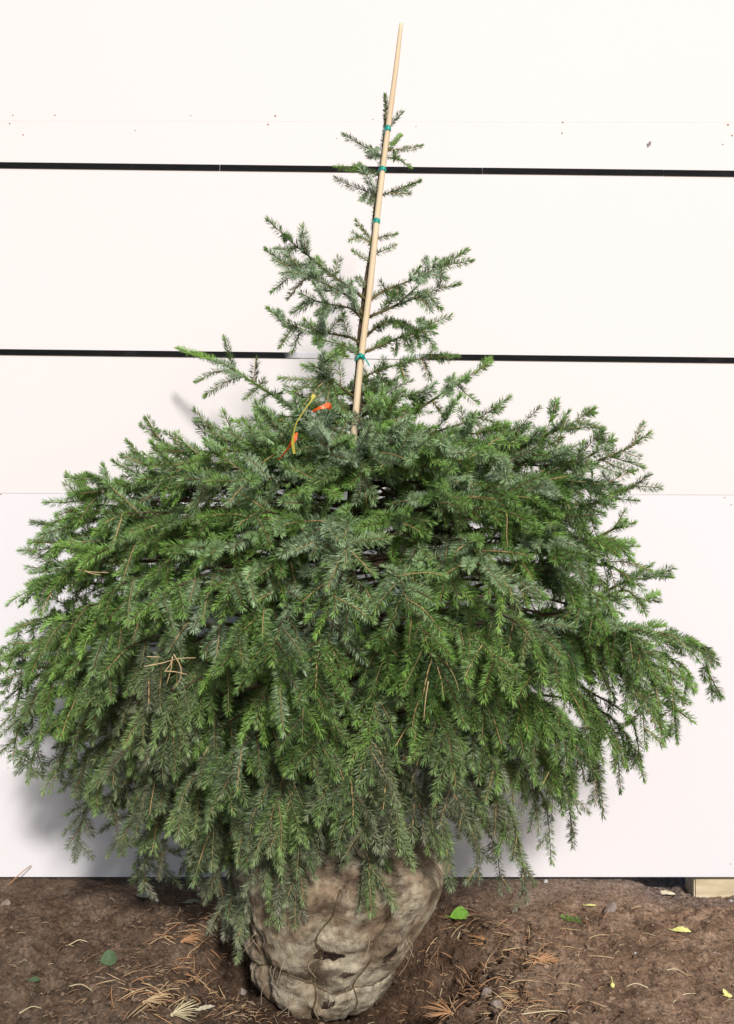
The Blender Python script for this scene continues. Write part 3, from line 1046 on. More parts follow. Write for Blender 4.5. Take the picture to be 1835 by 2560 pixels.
def mass_branch(u, v, depth_f, sparse=1.0, back=False):
    lo, hi = np.interp(v, OUT_V, OUT_L), np.interp(v, OUT_V, OUT_R)
    c = 870.0
    un = (u - c) / ((hi - c) if u > c else (c - lo))
    un = min(1.0, abs(un))
    off = bulge(v) * math.sqrt(max(0.0, 1 - un ** 2)) * depth_f
    d = TD - off if not back else TD + 0.42 * math.sqrt(max(0.0, 1 - un ** 2)) * depth_f
    tip = px(u, v, d + RNG.normal(0, 0.025))
    dr = droop_v(v)
    z0 = 0.42 + max(0.0, (tip[2] - 0.25)) * 0.84
    p0 = trunk_at(z0)
    out = tip - p0
    hl = np.hypot(out[0], out[1])
    # arch: lower boughs rise a little, then hang; upper ones sweep up at the tip
    lift = float(np.interp(v, [1000, 1300, 1700, 2100], [-0.05, 0.03, 0.10, 0.13]))
    c1 = p0 + np.array([out[0] * 0.4, out[1] * 0.4, out[2] * 0.25 + lift * hl * 1.3])
    hz = float(np.interp(v, [1000, 1500, 1900], [0.8, 0.95, 1.0]))
    c2 = p0 + np.array([out[0] * hz, out[1] * hz, out[2] * 0.35 + lift * hl * 1.7])
    t = np.linspace(0, 1, 18)[:, None]
    ax = (1 - t) ** 3 * p0 + 3 * (1 - t) ** 2 * t * c1 + 3 * (1 - t) * t ** 2 * c2 + t ** 3 * tip
    ax += RNG.normal(0, 0.004, ax.shape) * np.sin(t * math.pi)
    ax = clamp_pts(ax)
    br = Branch()
    branches.append(br)
    L = np.linalg.norm(np.diff(ax, axis=0), axis=1).sum()
    k = max(3, int(18 * (1 - 0.12 / max(L, 0.2))))
    br.wood.append((ax[:k + 1], np.linspace(0.0055, 0.0022, k + 1), OLD))
    kk = max(1, int(18 * (1 - 0.32 / max(L, 0.4))))
    add_shoot(br, ax[kk:k + 1], dens=0.6, nl=0.016, rad=0.001)
    add_shoot(br, ax[k:], dens=1.05)
    span = min(0.7, float(np.interp(v, [1000, 1500, 1900], [0.21, 0.19, 0.24])) / max(L, 0.3))
    fan(br, ax, 1 - span, 0.023 / sparse, 0.125, 0.085, dr * 0.9, up=0.06, hang=dr * 0.55, dens=0.55 if back else (1.12 if depth_f > 0.7 else 0.55), roll=float(np.interp(v, [1000, 1500, 2000], [0.95, 0.6, 0.4])))
    return br


row = 0
v = 1090.0
while v < 2150:
    lo, hi = np.interp(v, OUT_V, OUT_L) + 40, np.interp(v, OUT_V, OUT_R) - 40
    u = lo + (row % 2) * 60
    while u < hi:
        mass_branch(u + RNG.normal(0, 24), v + RNG.normal(0, 24), RNG.uniform(0.74, 1.18))
        u += 146
    v += 106
    row += 1
# sprays hanging over the root ball
for (u, v) in [(598, 2370), (560, 2330), (545, 2250), (625, 2320), (690, 2300), (930, 2270), (480, 2190), (655, 2250), (740, 2205), (520, 2150), (600, 2180), (680, 2150), (770, 2130), (840, 2150), (910, 2130), (985, 2150), (1060, 2120), (640, 2100), (870, 2090), (1110, 2160), (450, 2110), (1180, 2110)]:
    mass_branch(u + RNG.normal(0, 6), v - 20, 1.05, sparse=0.7)
for (u, v) in [(1020, 1055), (780, 1065), (868, 1105), (960, 1100), (700, 1085), (1080, 1105), (1170, 1130), (620, 1110), (880, 1150), (1260, 1140)]:
    mass_branch(u, v, 1.0, sparse=0.9)
# fuller flanks low down on both sides
for (u, v) in [(1650, 1800), (1590, 1760), (1560, 1880), (1500, 1820), (1480, 1940), (1430, 1890), (1400, 2010), (1360, 1960), (1320, 2050), (1290, 1960), (1250, 2080), (1340, 1860), (1200, 2030), (1620, 1690),
               (90, 1760), (150, 1830), (130, 1900), (220, 1880), (210, 1980), (300, 1950), (290, 2040), (370, 2010), (380, 2110), (440, 2050), (250, 1800), (340, 1880), (480, 2120), (60, 1680)]:
    mass_branch(u + RNG.normal(0, 12), v + RNG.normal(0, 12), RNG.uniform(0.4, 0.95), sparse=0.85)
# full shoulders
for (u, v) in [(1330, 1110), (1400, 1140), (1470, 1165), (1440, 1225), (1520, 1235), (1380, 1200), (1500, 1310), (1545, 1390), (1450, 1300), (1280, 1180), (1340, 1270), (1560, 1460), (1480, 1400), (1400, 1340), (1300, 1330),
               (300, 1205), (220, 1245), (380, 1155), (160, 1310), (260, 1300), (130, 1400), (340, 1235), (200, 1390), (440, 1200), (110, 1490), (330, 1330)]:
    mass_branch(u + RNG.normal(0, 10), v + RNG.normal(0, 10), RNG.uniform(0.35, 0.95), sparse=0.9)
# foliage behind the foot of the stake
for (u, v) in [(820, 960), (860, 1010), (940, 960), (985, 1000), (800, 1040), (900, 1070), (960, 1050), (760, 1000), (1040, 1010)]:
    mass_branch(u, v, 0.35, sparse=0.8, back=True)
# inner layer and the side turned to the wall
v = 1130.0
row = 0
while v < 2100:
    lo, hi = np.interp(v, OUT_V, OUT_L) + 120, np.interp(v, OUT_V, OUT_R) - 120
    u = lo + (row % 2) * 80
    while u < hi:
        mass_branch(u + RNG.normal(0, 30), v + RNG.normal(0, 30), RNG.uniform(-0.1, 0.25), sparse=0.7)
        u += 215
    v += 150
    row += 1
v = 1150.0
while v < 2050:
    lo, hi = np.interp(v, OUT_V, OUT_L) + 60, np.interp(v, OUT_V, OUT_R) - 60
    u = lo
    while u < hi:
        mass_branch(u + RNG.normal(0, 40), v + RNG.normal(0, 30), RNG.uniform(0.6, 1.0), sparse=0.7, back=True)
        u += 235
    v += 165

for back_, st_u, st_v in ((False, 165, 95), (True, 175, 95)):
    v = 1110.0
    while v < 1480:
        lo, hi = np.interp(v, OUT_V, OUT_L) + 150, np.interp(v, OUT_V, OUT_R) - 150
        u = lo + RNG.uniform(0, 80)
        while u < hi:
            mass_branch(u + RNG.normal(0, 20), v + RNG.normal(0, 25), RNG.uniform(0.0, 0.25), sparse=0.7, back=back_)
            u += st_u
        v += st_v


def needles(s):
    """all needles of one shoot as flat tapering blades: verts, tris, tint"""
    P = s.p
    seg = np.linalg.norm(np.diff(P, axis=0), axis=1)
    cum = np.concatenate([[0], np.cumsum(seg)])
    L = cum[-1]
    n = max(14, int(L * 2200 * s.dens))
    t = (np.arange(n) + RNG.random(n)) / n
    t = np.concatenate([t, np.full(7, 0.995)])
    n = len(t)
    pos = np.stack([np.interp(t * L, cum, P[:, i]) for i in range(3)], 1)
    T = norm(np.gradient(P, axis=0))
    tan = norm(np.stack([np.interp(t * L, cum, T[:, i]) for i in range(3)], 1))
    ref = np.array([0, 0, 1.0])
    sd = np.cross(tan, ref)
    bad = np.linalg.norm(sd, axis=1) < 0.2
    sd[bad] = np.cross(tan[bad], np.array([0.3, -1.0, 0]))
    sd = norm(sd)
    up = np.cross(sd, tan)
    phi = RNG.random(n) * 2 * math.pi
    # needles part along one side of the shoot and leave the bark showing
    c0 = -math.pi / 2 + RNG.normal(0, 0.9) if RNG.random() < 0.75 else math.pi / 2 + RNG.normal(0, 0.5)
    dph = (phi - c0 + math.pi) % (2 * math.pi) - math.pi
    push = np.abs(dph) < 0.75
    dph = np.where(push, np.sign(dph) * (0.75 + RNG.random(n) * 0.7), dph)
    phi = c0 + dph
    rad = np.cos(phi)[:, None] * sd + np.sin(phi)[:, None] * up
    al = np.interp(t, [0, 0.15, 0.8, 0.95, 1.0], [R(60), R(70), R(66), R(46), R(24)]) + RNG.normal(0, 0.16, n)
    d = norm(np.cos(al)[:, None] * tan + np.sin(al)[:, None] * rad + RNG.normal(0, 0.05, (n, 3)))
    ln = s.nl * RNG.uniform(0.8, 1.15, n) * np.interp(t, [0, 0.12, 0.85, 1], [0.7, 1, 1, 0.8])
    w = norm(np.cross(d, tan))
    nr = np.cross(w, d)
    flip = np.sum(nr * tan, 1) < 0
    w[flip] *= -1
    nr[flip] *= -1
    ro = RNG.normal(0, 0.5, n)
    w = w * np.cos(ro)[:, None] + nr * np.sin(ro)[:, None]
    hw = 0.00104 * RNG.uniform(0.85, 1.2, n)
    b = pos + rad * s.rad * 0.6
    tipv = b + d * ln[:, None] + tan * (ln * 0.10)[:, None]
    m = b + d * (ln * 0.45)[:, None]
    nr2 = np.cross(w, d) * (hw * 0.55)[:, None]
    V = np.stack([b, m + w * hw[:, None] + nr2, tipv, m - w * hw[:, None] + nr2], 1).reshape(-1, 3)
    i = np.arange(n)[:, None] * 4
    Tt = np.concatenate([i + np.array([[0, 1, 2]]), i + np.array([[0, 2, 3]])], 1).reshape(-1, 3)
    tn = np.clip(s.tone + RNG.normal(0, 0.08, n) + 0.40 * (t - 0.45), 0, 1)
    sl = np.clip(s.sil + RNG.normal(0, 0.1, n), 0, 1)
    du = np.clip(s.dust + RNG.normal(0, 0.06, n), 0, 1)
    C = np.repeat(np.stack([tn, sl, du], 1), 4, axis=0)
    return V, Tt, C


# no shoots grow across the front of the stake down to where it dips into the crown
stake_uv = [(1003, 59), (970, 322), (942, 553), (923, 734), (903, 892), (889, 1036)]


def crosses_stake(s):
    q = np.linspace(0, len(s.p) - 1, 10)
    i0 = np.clip(q.astype(int), 0, len(s.p) - 2)
    X = s.p[i0] + (s.p[i0 + 1] - s.p[i0]) * (q - i0)[:, None]
    U = 917.5 + X[:, 0] * F / X[:, 1]
    V_ = 1280 - (X[:, 2] - CAM_Z) * F / X[:, 1]
    su = np.interp(V_, [p[1] for p in stake_uv], [p[0] for p in stake_uv])
    return bool(np.any((np.abs(U - su) < 20) & (V_ < 1030) & (X[:, 1] < 2.575)))


for b in branches:
    b.shoots = [s for s in b.shoots if not crosses_stake(s)]
branches = [b for b in branches if b.shoots]

# choose the 300 shoots that show largest: nearest in each small cell of the view
allsh = [s for b in branches for s in b.shoots]
cells = {}
for k, s in enumerate(allsh):
    P = s.p
    q = np.linspace(0, len(P) - 1, 12)
    i0 = np.clip(q.astype(int), 0, len(P) - 2)
    X = P[i0] + (P[i0 + 1] - P[i0]) * (q - i0)[:, None]
    U = 917.5 + X[:, 0] * F / X[:, 1]
    V_ = 1280 - (X[:, 2] - CAM_Z) * F / X[:, 1]
    for uu, vv, dd in zip(U, V_, X[:, 1]):
        if not (0 <= uu < 1835 and 0 <= vv < 2560):
            continue
        for ou in (-1, 0, 1):
            for ov in (-1, 0, 1):
                key = (int(uu // 14) + ou, int(vv // 14) + ov)
                if key not in cells or cells[key][0] > dd:
                    cells[key] = (dd, k)
cnt = {}
for (dd, k) in cells.values():
    cnt[k] = cnt.get(k, 0) + 1
chosen = set(sorted(cnt, key=lambda k: -cnt[k])[:300])
chosen_ids = {id(allsh[k]) for k in chosen}

seen = {}
for k_, n_ in cnt.items():
    b_ = id(allsh[k_].br)
    seen[b_] = seen.get(b_, 0) + n_
order = sorted(branches, key=lambda b: -seen.get(id(b), 0))
front_ids = {id(b) for b in order[:295]}
hid_w, hid_n = Acc(), Acc()
tot = 0
for br in branches:
    hidden = id(br) not in front_ids
    wa, na = (hid_w, hid_n) if hidden else (Acc(), Acc())
    for pts, rr, c in br.wood:
        v_, q_, t_ = tube(pts, rr, 5)
        wa.add(v_, q_, t_, c)
    own = []
    for s in br.shoots:
        k = len(s.p)
        wv = tube(s.p, np.linspace(s.rad, s.rad * 0.6, k), 4, cap=False)
        nvv = needles(s)
        tot += len(nvv[1])
        if id(s) in chosen_ids and br.wood and not hidden:
            own.append((s, wv, nvv))
        else:
            wa.add(wv[0], wv[1], None, s.wood)
            na.add(nvv[0], None, nvv[1], nvv[2])
    if hidden:
        continue
    bo = mobj('branch', wa.mesh('branch', [M_TWIG], True, TO), tree)
    if na.n:
        no = mobj('needles', na.mesh('needles', [M_NEEDLE], False, TO), bo)
        no['kind'] = 'stuff'
    for s, wv, nvv in own:
        nv0 = len(wv[0])
        V = np.vstack([wv[0], nvv[0]]) - TO
        C = np.vstack([np.broadcast_to(s.wood, (nv0, 3)), nvv[2]])
        mi = np.concatenate([np.zeros(len(wv[1]), int), np.ones(len(nvv[1]), int)])
        mobj('shoot', np_mesh('shoot', V, [wv[1], nvv[1] + nv0], [M_TWIG, M_NEEDLE], C, mi), bo)
ho = mobj('inner_branches', hid_w.mesh('inner_branches', [M_TWIG], True, TO), tree)
ho['kind'] = 'stuff'
hn = mobj('needles', hid_n.mesh('needles', [M_NEEDLE], False, TO), ho)
hn['kind'] = 'stuff'
print('branches', len(branches), 'shoots', len(allsh), 'needle tris', tot)

# ------------------------------------------------------------------ root ball (part of the tree)
BZ = [-0.085, -0.080, -0.062, -0.03, 0.0, 0.067, 0.143, 0.215, 0.285, 0.326, 0.37, 0.395, 0.402]
BR = [0.0, 0.07, 0.128, 0.163, 0.180, 0.205, 0.231, 0.257, 0.284, 0.262, 0.17, 0.06, 0.0]
BXC = [-0.113, -0.113, -0.112, -0.112, -0.111, -0.103, -0.080, -0.072, -0.056, -0.06, -0.075, -0.085, -0.085]
nt_, nh = 220, 150
s_ = np.linspace(0, 1, nh)
# spread rows evenly along the profile
pl = np.concatenate([[0], np.cumsum(np.hypot(np.diff(BZ), np.diff(BR)))])
pl /= pl[-1]
zz = np.interp(s_, pl, BZ)
rr = np.interp(s_, pl, BR)
ker = np.array([1, 2, 3, 2, 1]) / 9
rr[3:-3] = np.convolve(rr, ker, 'same')[3:-3]
xc = np.interp(zz, BZ, BXC)
th = np.arange(nt_) * 2 * math.pi / nt_
TH, ZZ = np.meshgrid(th, zz)
RR = np.repeat(rr[:, None], nt_, 1)
XC = np.repeat(xc[:, None], nt_, 1)
cx, sx = np.cos(TH), np.sin(TH)
fade = sstep(0, 0.06, RR)
RR = RR * (1 + 0.05 * fbm(cx * 1.6 + 5, sx * 1.6, ZZ * 7, 2) * fade)
# lobes of cloth pulled in by the twine
tw_th = [R(d) for d in (214, 262, 298, 338, 30, 95, 150)]


def tw_path(k, z):
    return tw_th[k] + 0.07 * np.sin(z * 17 + k * 1.7) + 0.03 * np.sin(z * 55 + k) + (z - 0.1) * 0.5 * (1 if k % 2 else -1)


for k in range(len(tw_th)):
    dth = (TH - tw_path(k, ZZ) + math.pi) % (2 * math.pi) - math.pi
    RR -= fade * (0.010 * np.exp(-(dth / 0.045) ** 2) + 0.011 * np.exp(-(dth / 0.20) ** 2))
ring_z = [0.050]


def ring_h(j, a):
    return ring_z[j] + 0.022 * np.sin(a * 2 + j * 2.2) + 0.010 * np.sin(a * 5 + j)


for j in range(1):
    dz = ZZ - ring_h(j, TH)
    RR -= fade * (0.008 * np.exp(-(dz / 0.009) ** 2) + 0.008 * np.exp(-(dz / 0.03) ** 2))
# creases and folds
RR += fade * 0.013 * (0.4 - np.abs(fbm(cx * 3.0, sx * 3.0 + 7, ZZ * 13, 4)))
RR += fade * 0.012 * fbm(cx * 2.2 + 2, sx * 2.2, ZZ * 9 + 4, 2) * sstep(0.05, 0.2, ZZ)
RR += fade * 0.003 * fbm(cx * 14, sx * 14, ZZ * 60, 2)
# hollow where the cloth sags open in front, and a rumpled fold beside it
for (a0, z0, aw, zw, dep) in ((R(268), 0.125, 0.30, 0.028, -0.016), (R(305), 0.10, 0.10, 0.03, -0.014), (R(250), 0.20, 0.25, 0.05, 0.016), (R(300), 0.16, 0.2, 0.04, 0.012), (R(280), 0.03, 0.3, 0.04, 0.010)):
    da = (TH - a0 + math.pi) % (2 * math.pi) - math.pi
    RR += dep * np.exp(-(da / aw) ** 2 - ((ZZ - z0) / zw) ** 2)


def ball_pt(a, z, lift=0.0):
    """point on the burlap at angle a, height z (arrays)"""
    i = np.clip(np.searchsorted(zz, z), 1, nh - 1)
    f = (z - zz[i - 1]) / np.maximum(zz[i] - zz[i - 1], 1e-6)
    ja = (a % (2 * math.pi)) / (2 * math.pi) * nt_
    j0 = ja.astype(int) % nt_
    r = RR[i - 1, j0] * (1 - f) + RR[i, j0] * f + lift
    x = np.interp(z, zz, xc)
    return np.stack([x + r * np.cos(a), BALL[1] + r * np.sin(a), z], -1)


bv = np.stack([XC + RR * cx, BALL[1] + RR * sx, ZZ], -1).reshape(-1, 3)
i = np.arange(nh - 1)[:, None] * nt_
j = np.arange(nt_)[None, :]
j2 = (j + 1) % nt_
bq = np.stack([i + j, i + j2, i + nt_ + j2, i + nt_ + j], -1).reshape(-1, 4)
rb = mobj('root_ball', np_mesh('root_ball', bv - TO, bq, [M_BURLAP], smooth=True), tree)
rb['label'] = 'soil stained burlap wrapped round the roots'
for k in range(len(tw_th)):
    z = np.linspace(-0.055, 0.31, 46)
    p = ball_pt(tw_path(k, z), z, 0.0005)
    v_, q_, t_ = tube(p, 0.0022, 6)
    mobj('twine', np_mesh('twine', v_ - TO, [q_, t_], [M_TWINE], smooth=True), rb)
for j in range(1):
    a_ = np.linspace(0, 2 * math.pi, 140)
    p = ball_pt(a_, ring_h(j, a_), 0.0005)
    v_, q_, t_ = tube(p, 0.002, 6)
    mobj('twine', np_mesh('twine', v_ - TO, [q_, t_], [M_TWINE], smooth=True), rb)


for k in range(16):
    a0_, z0_ = R(random.uniform(200, 345)), random.uniform(-0.03, 0.2)
    p0_ = ball_pt(np.array([a0_]), np.array([z0_]), 0.0)[0]
    o_ = np.array([math.cos(a0_), math.sin(a0_), 0])
    L_ = random.uniform(0.02, 0.06)
    pp_ = smooth_line([p0_ - o_ * 0.002, p0_ + o_ * L_ * 0.25 + np.array([0, 0, -L_ * 0.3]), p0_ + o_ * L_ * 0.2 + np.array([random.gauss(0, 0.012), 0, -L_])], 9)
    v_, q_, t_ = tube(pp_, 0.0007, 4)
    mobj('loose_thread', np_mesh('loose_thread', v_ - TO, [q_, t_], [M_DRY_THREAD]), rb)


def patch(a0, z0, aw, zw, name, m, lift, seed):
    """an irregular patch lying on the burlap"""
    na_, nr_ = 28, 7
    aa = np.arange(na_) * 2 * math.pi / na_
    vs_, fs = [], []
    for r_ in range(nr_ + 1):
        f = r_ / nr_
        w = f * (1 + 0.35 * vnoise(np.cos(aa) * 1.7 + seed, np.sin(aa) * 1.7, 0.5) + 0.2 * vnoise(np.cos(aa) * 4 + seed, np.sin(aa) * 4, 1.5))
        p = ball_pt(a0 + aw * w * np.cos(aa), z0 + zw * w * np.sin(aa), lift * (1 - f ** 4) - 0.001 * f ** 6)
        vs_.append(p)
    vv = np.vstack(vs_)
    for r_ in range(nr_):
        b0 = r_ * na_
        jj = np.arange(na_)
        fs.append(np.stack([b0 + jj, b0 + (jj + 1) % na_, b0 + na_ + (jj + 1) % na_, b0 + na_ + jj], 1)[:, ::-1])
    return mobj(name, np_mesh(name, vv - TO, np.vstack(fs), [m], smooth=True), rb)


patch(R(268), 0.135, 0.17, 0.020, 'mud_patch', M_EARTH, 0.003, 1.0)
patch(R(284), 0.088, 0.085, 0.009, 'mud_patch', M_EARTH, 0.002, 4.0)
patch(R(308), 0.125, 0.065, 0.030, 'mud_patch', M_EARTH, 0.002, 7.0)
patch(R(275), 0.005, 0.12, 0.018, 'mud_patch', M_EARTH, 0.002, 9.0)

# ------------------------------------------------------------------ stake, ties, ribbon
stake_px = [(1003, 59, 2.578), (990, 169, 2.578), (970, 322, 2.585), (959, 406, 2.587), (942, 553, 2.587), (923, 734, 2.585), (903, 892, 2.580), (889, 1038, 2.575), (880, 1150, 2.572)]
sp_ = smooth_line([px(*p) for p in stake_px], 60)
sr = np.interp(np.linspace(0, 1, len(sp_)), [0, 0.15, 0.5, 1], [0.0052, 0.0066, 0.0078, 0.0090])
sr = sr + 0.0006 * np.exp(-((np.linspace(0, 1, len(sp_)) - 0.20) / 0.008) ** 2) + 0.0006 * np.exp(-((np.linspace(0, 1, len(sp_)) - 0.62) / 0.008) ** 2)
v_, q_, t_ = tube(sp_, sr, 10)
base = sp_[-1]
stake = mobj('wooden_stake', np_mesh('wooden_stake', v_ - base, [q_, t_], [M_STAKE], smooth=True))
stake.location = base
tag(stake, 'thin pale wooden stake tied along the leader of the spruce', 'stake')


def tie(u, v, d, tr_d, h, label, tails=False):
    """tape wound round stake and stem"""
    c1 = px(u + 1, v, d)
    jj = int(np.argmin(np.abs(sp_[:, 2] - c1[2])))
    cs = sp_[jj]
    ct = trunk_at(min(c1[2], tz[-1]))
    A = Acc()
    rs = sr[jj] + 0.0012
    n = 26
    ring = []
    dv = (ct - cs)[:2]
    dist = np.linalg.norm(dv)
    dn = dv / max(dist, 1e-6)
    pn = np.array([-dn[1], dn[0]])
    rt = float(np.interp(c1[2], tz, tr_r)) + 0.0025
    for k in range(n):      # belt round two circles
        an = 2 * math.pi * k / n
        if math.cos(an) > 0:
            o = ct[:2] + (dn * math.cos(an) + pn * math.sin(an)) * rt
        else:
            o = cs[:2] + (dn * math.cos(an) + pn * math.sin(an)) * rs
        ring.append(o)
    ring = np.array(ring)
    rows_ = []
    for zo, sc in ((-h / 2, 0), (-h / 5, 0.0004), (h / 6, -0.0002), (h / 2, 0.0003)):
        cen = ring.mean(0)
        rows_.append(np.column_stack([ring + norm(ring - cen) * sc, cs[2] + zo + 0.0016 * np.sin(np.arange(n) * 0.7)]))
    V = np.vstack(rows_)
    q4 = []
    jn = np.arange(n)
    for r_ in range(3):
        q4.append(np.stack([r_ * n + jn, r_ * n + (jn + 1) % n, (r_ + 1) * n + (jn + 1) % n, (r_ + 1) * n + jn], 1))
    A.add(V, np.vstack(q4))
    if tails:
        for (du, dv_, w) in ((22, 18, 0.0035), (-14, 6, 0.003)):
            p0 = cs + np.array([0, -rs - 0.001, 0])
            p1 = px(u + du, v + dv_, p0[1] - 0.004)
            pts = smooth_line([p0, (p0 + p1) / 2 + np.array([0, -0.008, 0.004]), p1], 8)
            k = len(pts)
            V = np.vstack([pts + np.array([0, 0, w]), pts - np.array([0, 0.001, w])])
            ji = np.arange(k - 1)
            A.add(V, np.stack([ji, ji + 1, k + ji + 1, k + ji], 1))
        vk = IV2 * np.array([0.006, 0.004, 0.006]) + cs + np.array([0, -rs - 0.002, 0])
        A.add(vk, t=IF2)
    o = mobj('plant_tie', A.mesh('plant_tie', [M_TIE], True, cs))
    o.location = cs
    tag(o, label, 'plant tie', 'green ties holding the stake')


tie(970, 322, 2.58, 2.61, 0.013, 'green tape tie nearest the top of the spruce leader')
tie(958, 415, 2.58, 2.61, 0.011, 'green tape tie crossing in front of the upper black batten')
tie(942, 553, 2.58, 2.61, 0.011, 'green tape tie between the two battens, on bare stem')
tie(902, 897, 2.58, 2.61, 0.013, 'lowest green tie, knotted with a loose tail', True)


def ribbon(name, pts, w, m, label, cat, twist=0.0):
    P = smooth_line([px(*p) for p in pts], 6 * (len(pts) - 1))
    k = len(P)
    w = np.interp(np.linspace(0, 1, k), np.linspace(0, 1, len(w)), w)
    T = norm(np.gradient(P, axis=0))
    view = norm(P - np.array([0, 0, CAM_Z]))
    s = norm(np.cross(T, view + np.array([0.2, 0, 0.3])))
    nn = np.cross(s, T)
    a_ = twist * np.linspace(0, 1, k)
    s = s * np.cos(a_)[:, None] + nn * np.sin(a_)[:, None]
    nn = np.cross(s, T)
    V = np.vstack([P + s * w[:, None] + nn * 0.0004, P - s * w[:, None] + nn * 0.0004, P - s * w[:, None] - nn * 0.0004, P + s * w[:, None] - nn * 0.0004])
    ji = np.arange(k - 1)
    Q = np.vstack([np.stack([a0 * k + ji, a0 * k + ji + 1, b0 * k + ji + 1, b0 * k + ji], 1) for a0, b0 in ((0, 1), (1, 2), (2, 3), (3, 0))])
    c = P[0].copy()
    o = mobj(name, np_mesh(name, V - c, Q, [m], smooth=False))
    o.location = c
    return tag(o, label, cat)


Z6 = lambda x, y: (650 + x * 0.1845, 950 + y * 0.1845)
DR = 2.27
ribbon('plastic_ribbon', [(*Z6(715, 425), DR), (*Z6(790, 385), DR - 0.01), (*Z6(850, 365), DR - 0.012), (*Z6(930, 345), DR - 0.004), (*Z6(935, 390), DR + 0.004), (*Z6(870, 372), DR - 0.008)], [0.003, 0.003, 0.004, 0.0065, 0.006, 0.004], M_RED,
       'orange red ribbon scrap caught in the foliage left of the stake', 'ribbon', 1.2)
ribbon('plastic_ribbon', [(*Z6(500, 715), DR), (*Z6(470, 790), DR - 0.01), (*Z6(430, 860), DR - 0.01), (*Z6(370, 940), DR), (*Z6(250, 1085), DR + 0.02)], [0.002, 0.005, 0.0045, 0.0022, 0.0012], M_RED,
       'narrow red ribbon hanging behind the yellow tie strip', 'ribbon', 0.8)
ribbon('yellow_tie_strip', [(*Z6(735, 195), DR - 0.02), (*Z6(715, 240), DR - 0.025), (*Z6(690, 285), DR - 0.03), (*Z6(590, 430), DR - 0.035), (*Z6(500, 570), DR - 0.035), (*Z6(458, 720), DR - 0.03), (*Z6(445, 850), DR - 0.025), (*Z6(465, 1000), DR - 0.02)],
       [0.0045, 0.004, 0.0018, 0.0012, 0.0013, 0.0013, 0.0016, 0.0034, 0.0028], M_YEL, 'yellow plastic tie strip dangling down among the upper left branches', 'tie strip', 0.5)

# ------------------------------------------------------------------ litter on the soil
def gpt(u, v):
    """where the sight line through a photo pixel meets the soil"""
    d = CAM_Z * F / (v - 1280.0)
    for _ in range(4):
        x = (u - 917.5) * d / F
        h = float(ground_h(x, d))
        d = (CAM_Z - h) * F / (v - 1280.0)
    x = (u - 917.5) * d / F
    return np.array([x, d, float(ground_h(x, d))])


def dry_mat(name, a, b):
    return simple_mat(name, [(0.3, a), (0.7, b)], 90, 0.7, 0.25, 0.1)


M_DRY = [dry_mat('dry_needle_orange', (0.38, 0.19, 0.09), (0.52, 0.30, 0.15)), dry_mat('dry_needle_tan', (0.45, 0.31, 0.16), (0.60, 0.44, 0.25)),
         dry_mat('dry_needle_brown', (0.20, 0.11, 0.06), (0.33, 0.19, 0.10)), dry_mat('dry_straw', (0.50, 0.42, 0.24), (0.66, 0.58, 0.36))]


def needle_mesh(L, bend, m, r=0.0011):
    x = np.linspace(-L / 2, L / 2, 6)
    p = np.stack([x, bend * (1 - (2 * x / L) ** 2), 0.004 * (1 - (2 * x / L) ** 2)], 1)
    v_, q_, t_ = tube(p, np.array([0.6, 1, 1, 1, 0.9, 0.35]) * r, 4)
    return np_mesh('dry_needle', v_, [q_, t_], [m])


nm = [needle_mesh(L, b, m) for L, b, m in ((0.06, 0.003, M_DRY[0]), (0.045, -0.002, M_DRY[0]), (0.07, 0.005, M_DRY[1]), (0.04, 0.001, M_DRY[2]), (0.05, -0.006, M_DRY[1]), (0.06, 0.002, M_DRY[2]), (0.035, 0.001, M_DRY[2]), (0.03, 0.0, M_DRY[0]))]


def drop(o, u, v, rz=None, tilt=0.25, lift=0.002):
    p = gpt(u, v)
    e = 0.02
    gx_ = float(ground_h(p[0] + e, p[1], False) - ground_h(p[0] - e, p[1], False)) / (2 * e)
    gy_ = float(ground_h(p[0], p[1] + e, False) - ground_h(p[0], p[1] - e, False)) / (2 * e)
    o.rotation_mode = 'XYZ'
    o.rotation_euler = (math.atan(gy_) + random.gauss(0, tilt * 0.4), -math.atan(gx_) + random.gauss(0, tilt * 0.6), random.uniform(0, 6.28) if rz is None else rz)
    o.location = (p[0], p[1], p[2] + lift)
    return o


areas = [  # (u, v, spread u, spread v, count, side)
    (1190, 2370, 95, 30, 42, 'right'), (1290, 2400, 70, 28, 26, 'right'), (1180, 2510, 100, 30, 62, 'right'), (1320, 2530, 60, 22, 26, 'right'), (1450, 2400, 200, 90, 26, 'right'),
    (470, 2390, 65, 36, 44, 'left'), (400, 2510, 85, 30, 56, 'left'), (520, 2300, 60, 50, 18, 'left'), (200, 2430, 130, 70, 24, 'left'), (620, 2530, 60, 15, 10, 'left')]
lab = {'right': 'dry pine needle lying on the soil right of the root ball', 'left': 'dry pine needle lying on the soil left of the root ball'}
grp = {'right': 'dry needles right of the root ball', 'left': 'dry needles left of the root ball'}
cnt_n = 0
for (u, v, su, sv, n, side) in areas:
    made = 0
    while made < n and cnt_n < 298:
        uu, vv = random.gauss(u, su), random.gauss(v, sv)
        if not (2 < uu < 1833 and 2225 < vv < 2556):
            continue
        if 620 < uu < 1000 and vv < 2540:
            continue
        if side == 'right' and uu < 930 or side == 'left' and uu > 700:
            continue
        o = mobj('dry_needle', random.choice(nm))
        drop(o, uu, vv, rz=random.gauss(0.2, 0.9) + (math.pi if random.random() < 0.5 else 0), lift=random.uniform(0.005, 0.013))
        tag(o, lab[side], 'dry needle', grp[side])
        made += 1
        cnt_n += 1

